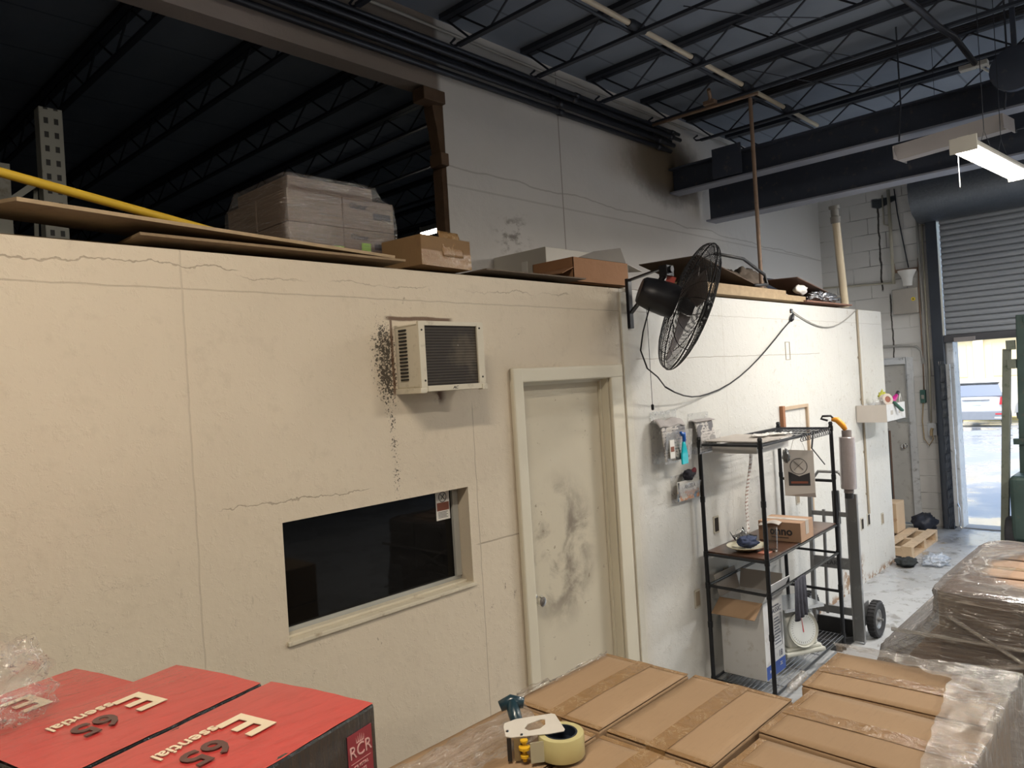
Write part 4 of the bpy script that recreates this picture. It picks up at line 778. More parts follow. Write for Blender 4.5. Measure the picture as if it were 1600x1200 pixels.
for lv in range(1, 5):
    for k, (uu, vv) in enumerate(((0, 0), (-.299, .018), (-.602, .085))):
        o = Q0 + u_ * uu + v_ * vv; hh_ = .275 if k < 2 else .269; z = 1.208 - (0 if k < 2 else .025) - (lv - 1) * (hh_ + .001); M = Matrix.Translation((o.x, o.y, z - hh_)) @ Matrix(((-u_.x, v_.x, 0, 0), (-u_.y, v_.y, 0, 0), (0, 0, 1, 0), (0, 0, 0, 1)))
        MB().box(.003, .292, .003, .438, 0, hh_, M).build('glassware_carton', BLK, bevel=.005, label='black sided glassware carton, layer %s below the top, %s column of the left stack' % (('one', 'two', 'three', 'four')[lv - 1], ('right', 'middle', 'left')[k]), cat='carton', group='lower cartons of the left stack')
t = thing('wooden_pallet', 'wooden pallet under the red glassware cartons', 'pallet', (.6, 1.5, 0), RZ)
for k in range(5): MB().box(-.44, .40, -.26 + k * .1, -.26 + k * .1 + .08, .08, .095).build('deck_board', mat('pallet_wood', ()), t, world=False)
for k in range(3): MB().box(-.44 + k * .38, -.36 + k * .38, -.26, .22, .0, .08).build('stringer', mat('pallet_wood', ()), t, world=False)
F3 = film('bag_film', .02, (.80, .77, .74), .06, (30, 30, 30), (.3, .5, .2), 1.0, .12, .12, rid=.7)
def bag(u, v):
    a = 2 * PI * u; ph = PI * v; d = Vector((math.sin(ph) * math.cos(a), math.sin(ph) * math.sin(a), math.cos(ph)))
    k = 1 + .35 * mn.noise(d * 2.2 + Vector((3, 1, 7))) + .16 * mn.noise(d * 6) + .05 * abs(mn.noise(d * 16)); return Vector((.325, 1.83, 1.515)) + Vector((d.x * .125, d.y * .15, d.z * .085)) * k
MB().grid(bag, 60, 36, True).build('film_bag', F3, smooth=True, label='crumpled bag of clear film on the red cartons at the left edge', cat='plastic bag')
def skirt(u, v):
    x = .05 + .30 * u; return Vector((x, 2.02 + .05 * mn.noise(Vector((u * 5, v * 4, 0))), 1.48 + .26 * v * (1 - .8 * u) + .02 * mn.noise(Vector((u * 9, v * 9, 3)))))
MB().grid(skirt, 30, 24).build('film_sheet', F3, smooth=True, label='clear film sheet standing up behind the film bag at the left edge', cat='stretch film')
# ------------------------------------------------------------------ second wrapped pallet load, beyond the foreground stack
pallet('wooden pallet under the film wrapped load at the right', 3.80, 4.95, .15, 1.16)
P2m = KR2
rws = [(3.80, 4.17), (4.18, 4.56), (4.57, 4.94)]
for lv, zt in enumerate((.365, .61)):
    for a_, (x0, x1) in enumerate(rws):
        for b_, (y0, y1) in enumerate(((.83, 1.16), (.49, .82), (.15, .48))):
            MB().box(x0, x1, y0, y1, zt - .238, zt).build('carton', P2m, bevel=.004, label='brown carton in the %s tier of the wrapped load, %s row, %s' % (('lowest', 'second')[lv], ('near', 'middle', 'far')[a_], ('left', 'centre', 'right')[b_]), cat='carton', group='lower cartons of the wrapped load')
nm = (('nearest', 'middle', 'farthest'), ('left', 'centre', 'right'))
for a_, (x0, x1) in enumerate(rws):
    for b_, (y0, y1) in enumerate(((.66, .98), (.335, .65), (.01, .325))):
        carton('brown carton on top of the wrapped load, %s row, %s' % (nm[0][a_], nm[1][b_]), x0 + .005, x1 - .005, y0, y1, .985, .37, 'y', 0, 'top cartons of the wrapped load', m_=P2m)
def top_hole(g, v):
    X = g.xyz(v); n3 = g.noise(v, 4, 4, .6)
    return g.mul(g.ramp(X[2], .985, .996), g.ma('SUBTRACT', 1, g.ramp(g.ma('ADD', g.ma('POWER', g.ma('DIVIDE', g.ma('SUBTRACT', X[0], 4.36), .50), 2), g.ma('ADD', g.ma('POWER', g.ma('DIVIDE', g.ma('SUBTRACT', X[1], .40), .48), 2), g.ma('MULTIPLY', g.ma('SUBTRACT', n3, .5), .5))), .85, 1.05)))
WRAP = film('wrap_film_grey', .62, (.20, .17, .155), .17, (4, 4, 46), (.45, .2, .3), 1.0, .30, .20, top_hole, (.58, .51, .46), (-.6, .35, .1))
def wrap(u, v):
    # vertical profile of rounded rectangles: flared base -> lower tier -> waist -> upper tier -> top
    prof_ = [(0.11, 3.74, 5.0, -.02, 1.30), (.42, 3.72, 5.0, -.02, 1.32), (.68, 3.755, 4.98, -.01, 1.25), (.76, 3.775, 4.97, -.015, 1.10), (.86, 3.785, 4.96, -.01, 1.01), (.985, 3.775, 4.965, -.012, 1.01), (1.0, 3.80, 4.94, .01, .98), (1.001, 4.05, 4.7, .25, .75)]
    q = v * (len(prof_) - 1); i = min(int(q), len(prof_) - 2); f = q - i; a_ = [x + (y - x) * f for x, y in zip(prof_[i], prof_[i + 1])]
    z, x0, x1, y0, y1 = a_; th = u * 2 * PI; c_, s_ = math.cos(th), math.sin(th); e = .16
    cx, cy = (x0 + x1) / 2, (y0 + y1) / 2; px = math.copysign(abs(c_) ** e, c_); py = math.copysign(abs(s_) ** e, s_)
    p = Vector((cx + px * (x1 - x0) / 2, cy + py * (y1 - y0) / 2, z))
    w_ = .016 * mn.noise(Vector((u * 30 + z * 9, z * 10, 1))) + .010 * mn.noise(Vector((u * 60 - z * 24, z * 6, 4))); k = 1 if z < .98 else .3
    d = Vector((px, py, 0)); p += d * abs(w_) * k; 
    if z > .98: p.z += .010 * abs(mn.noise(Vector((p.x * 7, p.y * 7, 2)))) + .002
    return p
MB().grid(wrap, 170, 60, True).build('stretch_wrap', WRAP, smooth=True, label='smoky stretch wrap stretched around the pallet load at the right', cat='stretch film')
FS = film('wrap_fold', .55, (.42, .37, .33), .15, (6, 6, 50), (.2, .1, .2), .8, .3, .25)
for lab, pts, r in (('twisted fold of wrap running level across the near side of the wrapped load', [(3.73, 1.16, .80), (3.735, .7, .80), (3.735, .2, .80), (3.735, 0.0, .80)], .010),
                    ('twisted fold of wrap slanting up to the right across the wrapped load', [(3.69, 1.28, .56), (3.715, .95, .66), (3.725, .62, .74), (3.735, .45, .78)], .013),
                    ('twisted fold of wrap slanting down to the right across the wrapped load', [(3.735, .92, .90), (3.73, .60, .72), (3.70, .30, .55), (3.69, .05, .45)], .009)):
    MB().tube(pts, r, 8).build('wrap_fold', FS, smooth=True, label=lab, cat='stretch film', group='twisted folds of the wrapped load')
# a further plain carton seen between the two loads at the right edge
for k, (y0, y1, zt) in enumerate(((-.28, .12, .80), (-.28, .12, .52), (-.28, .12, .24))): MB().box(2.60, 3.02, y0, y1, zt - .275, zt).build('carton', KR, bevel=.004, label='kraft carton of a low stack at the right edge, %s' % ('topmost', 'middle', 'lowest')[k], cat='carton', group='low carton stack at the right edge') if zt > .3 else MB().box(2.60, 3.02, y0, y1, 0, zt).build('carton', KR, bevel=.004, label='kraft carton of a low stack at the right edge, lowest', cat='carton', group='low carton stack at the right edge')
# ------------------------------------------------------------------ black wire shelf against the office wall
t = thing('wire_shelf', 'black metal shelf rack standing against the office wall', 'shelf', (4.88, 2.2, 0))
SB = mat('shelf_black', (.014, .015, .018), .35, metal=.3, var=.15); A_, B_, C_, D_ = [Vector(q) for q in ((4.27, 2.415, 0), (4.24, 1.995, 0), (5.48, 2.035, 0), (5.49, 2.43, 0))]
def Z(p, z): return Vector((p.x, p.y, z))
for p in (A_, B_, C_, D_):
    b = MB(); b.cyl(Z(p, .012), Z(p, 1.635), .0135, 12); 
    for z_ in (.10, .70, .90, 1.60, .45, 1.25): b.cyl(Z(p, z_ - .018), Z(p, z_ + .018), .0165, 12)
    b.lathe([(0, 0), (.017, 0), (.015, .014), (0, .014)], Matrix.Translation(Z(p, 0)), 12); b.lathe([(0, 0), (.016, 0), (.012, .015), (0, .018)], Matrix.Translation(Z(p, 1.633)), 12)
    b.build('post', SB, t, smooth='auto')
def fr_(z, r=.0095, nm_='rail'):
    for p, q in ((A_, B_), (B_, C_), (C_, D_), (D_, A_)): MB().cyl(Z(p, z), Z(q, z), r, 8).build(nm_, SB, t, smooth='auto')
for z_ in (.10, .70, .90, 1.60): fr_(z_)
for z_ in (1.22, .42): MB().cyl(Z(C_, z_), Z(D_, z_), .011, 8).build('rail', SB, t)
wirem = mat('wire_grey', (.16, .16, .17), .35, metal=.6)
def wires(z, u0=0, u1=1):
    b = MB()
    for k in range(15): f = k / 14; p = A_.lerp(B_, f); q = D_.lerp(C_, f); b.cyl(Z(p.lerp(q, u0), z), Z(p.lerp(q, u1), z), .0024, 5)
    for k in range(4): f = u0 + (u1 - u0) * (k + .5) / 4; b.cyl(Z(A_.lerp(D_, f), z - .004), Z(B_.lerp(C_, f), z - .004), .003, 5)
    return b.build('wire_deck', wirem if z < .5 else SB, t, weld=False)
wires(.108); wires(1.608, .42, 1)
def quad(z0, z1, u0, u1, m_, nm_, inset=.01):
    b = MB(); c = [A_.lerp(D_, u0), B_.lerp(C_, u0), B_.lerp(C_, u1), A_.lerp(D_, u1)]; v = b.vs([Z(p, z) for z in (z0, z1) for p in c])
    for f in ((0, 1, 2, 3), (4, 5, 6, 7), (0, 1, 5, 4), (1, 2, 6, 5), (2, 3, 7, 6), (3, 0, 4, 7)): b.face([v[i] for i in f])
    return b.build(nm_, m_, t)
quad(.905, .915, .01, .99, mat('shelf_brown', (.09, .045, .03), .3, var=.3, sc=5, dirt=(.2, .14, .1)), 'shelf_board')
quad(.914, .917, .01, .99, mat('shelf_brown', ()), 'shelf_mat')
b = MB()
for k in range(13):
    p = B_.lerp(C_, .52 + .035 * k); b.tube([(p.x + .016 * math.cos(a), p.y - .012 + .008 * math.sin(a * 2), 1.586 + .022 * math.sin(a)) for a in [i * PI / 5 for i in range(10)]], .0024, 5, closed=True)
    if k % 13 == 0: pass
b.build('curtain_ring', SB, t, kind='stuff')
# things on the shelf rack
t = thing('cardboard_tray', 'flat grey cardboard sheet lying on the top of the black shelf rack', 'tray', (4.55, 2.2, 1.61))
GC = mat('grey_card', (.46, .42, .38), .8, var=.1); b = MB()
v = b.vs([Z(A_.lerp(D_, .03), 1.615), Z(B_.lerp(C_, .03), 1.615), Z(B_.lerp(C_, .42), 1.615), Z(A_.lerp(D_, .42), 1.615), Z(A_.lerp(D_, .03), 1.621), Z(B_.lerp(C_, .03), 1.621), Z(B_.lerp(C_, .42), 1.621), Z(A_.lerp(D_, .42), 1.621)])
for f in ((0, 1, 2, 3), (4, 5, 6, 7), (0, 1, 5, 4), (1, 2, 6, 5), (2, 3, 7, 6), (3, 0, 4, 7)): b.face([v[i] for i in f])
b.build('sheet', GC, t)
MB().box(4.33, 4.80, 2.06, 2.36, 1.54, 1.588).build('hanging_box', mat('glossy_card', (.50, .48, .46), .3), label='pale flat box hanging under the top of the shelf rack', cat='box', bevel=.003)
b = MB()
for k, (x, y, r_) in enumerate(((4.58, 2.15, .3), (4.70, 2.08, -.5))):
    M = Matrix.Translation((x, y, 1.625)) @ Matrix.Rotation(r_, 4, 'Z'); MB().grid(lambda u, v, M=M: M @ Vector((-.07 + .14 * u, -.05 + .1 * v, .004 + .02 * abs(mn.noise(Vector((u * 3, v * 3, M.translation.x)))))), 10, 8).build('paper_scrap', WP, smooth=True, solid=.001, label='%s crumpled paper scrap on the cardboard sheet of the rack' % ('left', 'right')[k], cat='paper')
t = thing('small_carton', 'small kraft carton with black print on the rack shelf', 'carton', (4.86, 2.14, .918), .06)
M = wm(t)
MB().box(-.12, .12, -.14, .14, 0, .128, M).build('body', KR2, t, bevel=.003)
MB().box(-.03, .03, -.139, .139, .1285, .130, M).build('tape', mat('clear_tape', (.52, .46, .40), .15), t); MB().box(-.03, .03, -.1418, -.1404, .04, .129, M).build('tape', mat('clear_tape', ()), t)
text('onno', .072, M @ frame((-.1215, -.01, .066), (0, -1, 0), (0, 0, 1)), INK, t, bold=.002); MB().box(-.1218, -.1205, -.06, .05, .024, .029, M).build('small_print', INK, t)
MB().grid(lambda u, v: M @ Vector((-.12 - .06 * v, -.02 + .14 * u, .128 - .01 * v + .01 * math.sin(u * 5))), 8, 4).build('flap', GC, t, smooth=True, solid=.002)
t = thing('plate', 'cream oval plate on the rack shelf holding a blue cloth', 'plate', (4.40, 2.2, .918))
MB().lathe([(0, 0), (.06, 0), (.075, .008), (.125, .026), (.128, .030), (.124, .031), (.07, .014), (0, .010)], Matrix.Translation((4.42, 2.21, .918)) @ Matrix.Diagonal((1.05, .95, 1.1, 1)), 36).build('dish', mat('ceramic_cream', (.62, .58, .42), .2, coat=.5), t, smooth=True)
MB().blob((4.40, 2.19, .975), (.075, .06, .036), .38, 2.2, 40).build('blue_cloth', mat('navy_cloth', (.03, .045, .10), .8, var=.5, sc=40, bump=.5), smooth=True, label='crumpled dark blue cloth lying in the cream plate', cat='cloth')
MB().blob((4.50, 2.285, .985), (.045, .035, .045), .4, 3, 28).build('plastic_wrap', F3, smooth=True, label='clump of clear plastic behind the blue cloth', cat='plastic wrap')
t = thing('black_tray', 'small black tray standing on the rack behind the drinking glass', 'tray', (4.62, 2.30, .918))
MB().grid(lambda u, v: Vector((4.50 + .18 * u, 2.36 - .10 * v, .922 + .035 * (abs(2 * u - 1) ** 6) + .05 * (1 - v) ** 4)), 14, 8).build('tray', mat('tray_black', (.02, .02, .022), .25), t, smooth=True, solid=.003)
g = G('drinking_glass'); g.set(col=(.9, .93, .94), rough=.02, trans=1.0); g.p.inputs['IOR'].default_value = 1.35
MB().lathe([(0, 0), (.030, 0), (.036, .15), (.034, .15), (.028, .012), (0, .010)], Matrix.Translation((4.47, 2.06, .918)), 28).build('drinking_glass', g.m, smooth='auto', label='clear straight drinking glass at the front of the rack shelf', cat='glass')
MB().box(4.36, 4.45, 2.05, 2.11, .918, .924).build('pink_paper', mat('salmon_paper', (.55, .22, .15), .7), label='small salmon pink slip lying beside the drinking glass', cat='paper')
def strip_(u, v): z = 1.58 - .62 * u; return Vector((4.68 + .008 * math.sin(z * 14) - .05 * u * u + .045 * v, 2.30 + .02 * math.sin(z * 7), z))
g = G('receipt'); v = g.obj(); x, y, z = g.xyz(v); f = g.ma('FRACT', g.ma('MULTIPLY', z, 40)); g.set(col=g.mix(g.mul(g.ramp(g.ma('ABSOLUTE', g.ma('SUBTRACT', f, .5)), .25, .3), g.ramp(g.noise(v, 60, 2), .45, .5)), (.68, .66, .63), (.35, .24, .2)), rough=.7)
MB().grid(strip_, 24, 3).build('receipt_strip', g.m, smooth=True, solid=.0008, label='long printed paper strip hanging down inside the shelf rack', cat='paper')
# paper bag with round emblem hanging from the top rail
t = thing('paper_bag', 'white paper bag with round black emblem hanging from the rack top', 'bag', (5.15, 2.07, 1.2))
BX = B_.lerp(C_, .74); bdir = (Vector((.35, -.94, 0))).normalized()
Mb = frame((5.13, 2.14, 1.33), bdir, (0, 0, 1))
PB = mat('bag_paper', (.60, .57, .54), .7, var=.05)
b = MB(); v = b.vs([(-.10, -.17, 0), (.10, -.15, 0), (.10, .14, 0), (-.10, .15, 0), (-.09, -.12, -.05), (.10, -.19, -.05), (.10, .14, -.035), (-.10, .15, -.035)], Mb)
for f in ((0, 1, 2, 3), (4, 7, 6, 5), (0, 4, 5, 1), (1, 5, 6, 2), (0, 3, 7, 4)): b.face([v[i] for i in f])
b.build('bag_body', PB, t)
ez = .0012
b = MB(); b.tube([Mb @ Vector((.055 * math.cos(a), .035 + .055 * math.sin(a), ez)) for a in [i * PI / 14 for i in range(28)]], .002, 5, closed=True); b.build('emblem_ring', INK, t)
b = MB(); b.bar(Mb @ Vector((-.03, .01, ez)), Mb @ Vector((.03, .07, ez)), .007, .002); b.build('emblem_bar', INK, t); b = MB(); b.bar(Mb @ Vector((.03, .01, ez)), Mb @ Vector((-.03, .07, ez)), .007, .002); b.build('emblem_bar', INK, t)
MB().prism([(-.07, -.10), (.07, -.10), (.07, -.01), (0, -.035), (-.07, -.0)], .0005, .0016, Mb).build('emblem_panel', INK, t); MB().box(-.055, .055, -.085, -.07, .0016, .0022, Mb).build('emblem_strip', BRN, t)
b = MB()
for s_ in (-1, 1): MB().tube([Mb @ Vector((s_ * .05, .14, -.01)), Mb @ Vector((s_ * .025, .22, -.01)), Vector((5.13 + s_ * .02, 2.06, 1.585))], .0018, 5).build('handle_string', WP, t)
MB().blob((5.0, 2.17, 1.45), (.022, .022, .042), .7, 5, 24).build('metal_clip_bunch', mat('chrome_dark', (.2, .2, .2), .3, metal=.8), smooth=True, label='dark bunch of metal clips hanging beside the paper bag', cat='clip')
# grey rag hung over the lower rail
def rag(u, v): x = 4.60 + .20 * u; p = B_.lerp(C_, (x - 4.24) / 1.24); return Vector((x + .02 * (v - .5) * (u - .5), p.y - .014 + .012 * math.sin(u * 22) * v, .715 - .26 * v - .03 * abs(mn.noise(Vector((u * 4, 0, 3))))))
MB().grid(rag, 50, 16).build('rag', mat('rag_grey', (.045, .045, .06), .9, var=.5, sc=50, bump=.4), smooth=True, solid=.003, label='dark grey rag hung over the lower front rail of the rack', cat='cloth')
# white open carton on the bottom deck
t = thing('open_carton', 'tall white open carton printed in blue on the bottom wire deck', 'carton', (4.54, 2.25, .112))
WC = mat('white_card', (.62, .62, .62), .6, var=.06, dirt=(.50, .48, .45)); x0, x1, y0, y1, z0, z1 = 4.385, 4.665, 2.11, 2.40, .113, .60; w_ = .004
b = MB(); b.box(x0, x1, y0, y0 + w_, z0, z1); b.box(x0, x1, y1 - w_, y1, z0, z1); b.box(x0, x0 + w_, y0 + w_, y1 - w_, z0, z1); b.box(x1 - w_, x1, y0 + w_, y1 - w_, z0, z1); b.box(x0 + w_, x1 - w_, y0 + w_, y1 - w_, z0, z0 + w_); b.build('body', WC, t)
def flap(p0, p1, d, m_):
    p0, p1, d = Vector(p0), Vector(p1), Vector(d); b = MB(); n__ = (p1 - p0).cross(d).normalized() * .002
    v = b.vs([p0 - n__, p1 - n__, p1 + d - n__, p0 + d - n__, p0 + n__, p1 + n__, p1 + d + n__, p0 + d + n__])
    for f in ((0, 1, 2, 3), (4, 5, 6, 7), (0, 1, 5, 4), (1, 2, 6, 5), (2, 3, 7, 6), (3, 0, 4, 7)): b.face([v[i] for i in f])
    b.build('flap', m_, t)
KF = mat('flap_brown', (.34, .22, .13), .75)
flap((x0, y0, z1), (x0, y1, z1), (-.12, 0, -.075), KF); flap((x0, y1, z1), (x1, y1, z1), (0, .03, .14), GC); flap((x1, y0, z1), (x1, y1, z1), (.03, 0, .12), GC); flap((x0, y0, z1), (x1, y0, z1), (0.02, -.05, .115), WC)
BL = mat('print_blue', (.02, .07, .32), .4); GRY = mat('print_grey', (.10, .11, .16), .5)
MB().box(x0 + .005, x1 - .001, y0 - .0012, y0 - .0002, z0 + .003, z0 + .085).build('blue_band', BL, t)
Ff = frame((0, 0, 0), (1, 0, 0), (0, 0, 1))
text('CLASSIC', .045, frame((4.545, y0 - .0012, .515), (1, 0, 0), (0, 0, 1)), GRY, t, sx=1.15); text('THE ORIGINAL', .015, frame((4.56, y0 - .0012, .545), (1, 0, 0), (0, 0, 1)), GRY, t); text('18', .055, frame((4.60, y0 - .0012, z0 + .118), (1, 0, 0), (0, 0, 1)), GRY, t, bold=.001)
text('pack', .03, frame((4.46, y0 - .0018, z0 + .05), (1, 0, 0), (0, 0, 1)), WP, t); text('finest\nquality', .013, frame((4.60, y0 - .0018, z0 + .055), (1, 0, 0), (0, 0, 1)), WP, t)
b = MB()
for k in range(9): b.box(4.53, 4.62 - .012 * (k % 3), y0 - .0010, y0 - .0002, .30 + k * .02, .308 + k * .02)
b.tube([(4.51, y0 - .001, .28), (4.635, y0 - .001, .28), (4.635, y0 - .001, .485), (4.51, y0 - .001, .485)], .0012, 4, closed=True); b.build('printed_list', GRY, t, kind='stuff')
# round dial scale
t = thing('dial_scale', 'white platform scale with large round dial on the bottom wire deck', 'scale', (5.03, 2.22, .112), -.50)
SC = mat('scale_enamel', (.56, .56, .50), .25, var=.05, coat=.4); M = wm(t)
MB().box(-.16, .16, -.15, .13, 0, .028, M).box(-.145, .145, -.13, .12, .028, .05, M).build('base', SC, t, bevel=.012)
MB().prism([(-.13, .045), (.10, .045), (.07, .27), (-.06, .29), (-.105, .24)], -.12, .12, M @ Matrix(((0, 0, 1, 0), (1, 0, 0, 0), (0, 1, 0, 0), (0, 0, 0, 1)))).build('housing', SC, t, bevel=.03, seg=4)
Md = M @ frame((0, -.118, .165), (1, 0, 0), (0, .18, 1))
MB().lathe([(0, .002), (.102, .002), (.112, .004), (.118, .014), (.118, .0), (.112, -.03), (0, -.03)], Md, 48).build('dial_rim', SC, t, smooth='auto')
MB().lathe([(0, .006), (.102, .005), (.102, .003), (0, .003)], Md, 40).build('dial_face', mat('dial_white', (.70, .72, .70), .08, coat=.8), t)
b = MB()
for k in range(36): a = k * PI / 18; b.box(-.0008, .0008, .082, .094, .0062, .0068, Md @ Matrix.Rotation(a, 4, 'Z'))
b.build('dial_marks', INK, t, kind='stuff'); MB().prism([(-.003, -.02), (.003, -.02), (.0008, .075), (-.0008, .075)], .0075, .0085, Md).build('needle', mat('tail_red', ()), t)
MB().box(-.15, .17, -.14, .14, .315, .322, M).box(-.15, .17, -.14, -.134, .300, .315, M).build('weighing_platform', mat('steel_plate', (.62, .64, .66), .18, metal=.9), t, bevel=.003); MB().box(-.03, .03, -.03, .03, .27, .316, M).build('stem', SC, t)
# ------------------------------------------------------------------ hand truck behind the rack
t = thing('hand_truck', 'grey steel hand truck with black tyres standing behind the shelf rack', 'hand truck', (5.72, 2.2, 0))
HT = mat('truck_grey', (.26, .26, .26), .4, metal=.6, var=.15, dirt=(.4, .4, .4)); HB = mat('truck_black', (.02, .02, .022), .5); XH = 5.74
def hx(z): return XH + .05 * z
for y_ in (2.03, 2.34): MB().bar((hx(.08), y_, .08), (hx(1.08), y_, 1.08), .035, .03).build('side_rail', HT, t, bevel=.004)
for y_ in (2.13, 2.24): MB().bar((hx(.16), y_, .16), (hx(.95), y_, .95), .022, .02).build('upright', HT, t, bevel=.003)
for z_, h_ in ((.20, .05), (.55, .085), (.92, .035)): MB().box(hx(z_) - .010, hx(z_) + .010, 2.02, 2.35, z_ - h_ / 2, z_ + h_ / 2).build('cross_plate', HT, t, bevel=.003)
text('CLARK', .045, frame((hx(.55) - .0115, 2.19, .55), (0, -1, 0), (0, 0, 1)), INK, t)
MB().tube([(hx(1.0), 2.34, 1.0), (hx(1.16), 2.33, 1.16), (hx(1.22), 2.27, 1.24), (hx(1.22), 2.12, 1.24), (hx(1.16), 2.05, 1.16), (hx(1.0), 2.03, 1.0)], .012, 10).build('handle', HT, t, smooth=True)
MB().box(hx(1.05) - .02, hx(1.05) + .02, 2.12, 2.17, .84, 1.10).build('grip_strap', HB, t, bevel=.01)
MB().box(5.42, 5.78, 2.03, 2.34, .0, .008).box(5.76, 5.78, 2.03, 2.34, .008, .13).build('toe_plate', HB, t, bevel=.003)
MB().box(5.76, 5.90, 1.985, 1.995, .09, .26).box(5.76, 5.90, 2.375, 2.385, .09, .26).build('axle_bracket', HT, t, bevel=.004)
MB().cyl((5.87, 1.88, .135), (5.87, 2.49 - .05, .135), .009, 10).build('axle', HT, t)
for y_ in (1.93, 2.425):
    Mw = frame((5.87, y_, .135), (1, 0, 0), (0, 0, 1))
    w = MB(); pr_ = [(.075, -.022), (.118, -.032), (.130, -.024), (.134, 0), (.130, .024), (.118, .032), (.075, .022), (.075, -.022)]; w.lathe(pr_, Mw, 40)
    for k in range(30): a = 2 * PI * k / 30; w.box(.131, .1365, -.004, .004, -.024, .024, Mw @ Matrix.Rotation(a, 4, 'Z'))
    ty = w.build('tyre', mat('tyre_black', (.025, .025, .028), .75, bump=.3), t, smooth='auto')
    MB().lathe([(0, .03), (.018, .03), (.02, .012), (.05, .006), (.068, .020), (.076, .018), (.076, -.018), (.068, -.020), (.05, -.006), (.02, -.012), (.018, -.03), (0, -.03)], Mw, 28).build('wheel_hub', HT, ty, smooth='auto')
t = thing('folded_steel_channel', 'grey steel channel standing upright in front of the hand truck rail', 'steel channel', (5.60, 1.99, 0))
M = frame((5.62, 2.0, .60), (0, 0, 1), (0, -1, 0)); MB().prism([(-.04, -.015), (.04, -.015), (.04, .015), (.034, .015), (.034, -.009), (-.034, -.009), (-.034, .015), (-.04, .015)], -.59, .50, frame((5.66, 1.985, .60), (0, 1, 0), (-1, 0, 0))).build('channel', HT, t)
# roll of stretch film hanging off the rack corner with orange strap
t = thing('film_roll', 'grey roll of stretch film hanging at the far corner of the rack', 'film roll', (5.56, 1.95, 1.2))
Mr = frame((5.54, 1.955, 1.16), (1, .0, 0), (0, 1, .02)); MB().lathe([(.034, 0), (.052, .0), (.054, .01), (.054, .37), (.05, .375), (.034, .375), (.034, 0)], Mr, 32).build('film_winding', mat('film_grey', (.34, .30, .30), .15, coat=.8, bump=.5, bs=25), t, smooth='auto')
MB().lathe([(.026, -.03), (.0335, -.03), (.0335, .42), (.026, .42), (.026, -.03)], Mr, 24).build('core', mat('core_grey', (.20, .17, .16), .6), t, smooth='auto'); MB().lathe([(0, -.07), (.03, -.07), (.03, .0), (0, .0)], Mr, 16).build('end_handle', HB, t)
t = thing('orange_strap', 'orange and black strap looped between rack corner and film roll', 'strap', (5.50, 1.99, 1.63))
OR = mat('strap_orange', (.75, .30, .02), .45)
MB().tube([(5.49, 2.03, 1.665), (5.50, 1.995, 1.66), (5.52, 1.965, 1.62), (5.53, 1.95, 1.585)], [.014, .022, .022, .016], 10).build('strap_body', OR, t, smooth=True)
MB().tube([(5.50, 2.06, 1.655), (5.48, 2.10, 1.67), (5.46, 2.08, 1.69), (5.48, 2.03, 1.69), (5.50, 2.01, 1.66)], .008, 8).build('black_hook', HB, t, smooth=True)
b = MB(); b.bar((5.42, 2.14, 1.575), (5.43, 2.16, 1.46), .022, .005); b.bar((5.43, 2.16, 1.46), (5.45, 2.08, 1.34), .022, .005); b.build('hanging_belt', HB, label='black belt end dangling inside the rack corner', cat='strap')
# ------------------------------------------------------------------ things fixed to the office wall, right part
NP = []
g = G('newsprint'); v = g.obj(); x, y, z = g.xyz(v); f = g.ma('FRACT', g.ma('MULTIPLY', z, 55)); ln_ = g.mul(g.ramp(g.ma('ABSOLUTE', g.ma('SUBTRACT', f, .5)), .22, .3), g.ramp(g.noise(v, 50, 3), .45, .55))
blk = g.ramp(g.noise(g.scale(v, (9, 9, 14)), 1, 2), .52, .54); g.set(col=g.mix(g.mx(g.mul(ln_, .8), g.mul(blk, .85)), (.48, .45, .42), (.07, .07, .085)), rough=.7); NEWS = g.m
PL = film('pocket_plastic', .10, (.8, .78, .76), .08, (20, 20, 20), (0, 0, 0), .5, .15)
def pocket(label, x0, x1, z0, z1, dep, paper=NEWS, plabel=None, back=.12):
    t = thing('wall_pocket', label, 'document holder', ((x0 + x1) / 2, D, z0), 0, 'clear document holders on the office wall')
    b = MB(); y1, y0 = D - .003, D - dep
    v = b.vs([(x0, y1, z0), (x1, y1, z0), (x1, y1, z1 + back), (x0, y1, z1 + back), (x0, y0 + .02, z0), (x1, y0 + .02, z0), (x1, y0, z1), (x0, y0, z1)])
    for f in ((0, 1, 2, 3), (4, 5, 6, 7), (0, 1, 5, 4)): b.face([v[i] for i in f])
    b.build('clear_sleeve', PL, t, solid=.002); return t, y0
t, y0 = pocket('larger clear holder of folded newspapers with a blue clip, left of the rack', 3.80, 4.10, 1.53, 1.72, .11)
p = thing('newspaper', 'folded newspapers in the holder behind the blue clip', 'newspaper', (3.95, D - .05, 1.54), 0, 'newspapers in the wall holders')
MB().grid(lambda u, v: Vector((3.80 + .27 * u, D - .095 + .02 * v + .008 * math.sin(u * 9), 1.545 + .20 * v)), 16, 10).build('front_sheets', NEWS, p, smooth=True, solid=.006)
MB().grid(lambda u, v: Vector((3.79 + .29 * u, D - .075 + .06 * v, 1.745 + .045 * math.sin(v * 2.2) + .006 * math.sin(u * 11))), 16, 8).build('folded_top', mat('news_grey', (.36, .33, .32), .8, var=.2, sc=30), p, smooth=True, solid=.004)
MB().box(3.835, 3.885, D - .108, D - .103, 1.56, 1.67).build('leaflet', WP, p); MB().box(3.842, 3.878, D - .1095, D - .108, 1.60, 1.63).build('leaflet_print', BRN, p)
BC = mat('clip_blue', (.01, .10, .45), .25); TQ = mat('clip_turquoise', (.01, .50, .60), .2, coat=.5)
t = thing('plastic_clip', 'blue and turquoise plastic clip hanging on the front of the newspaper holder', 'clip', (3.96, D - .12, 1.6))
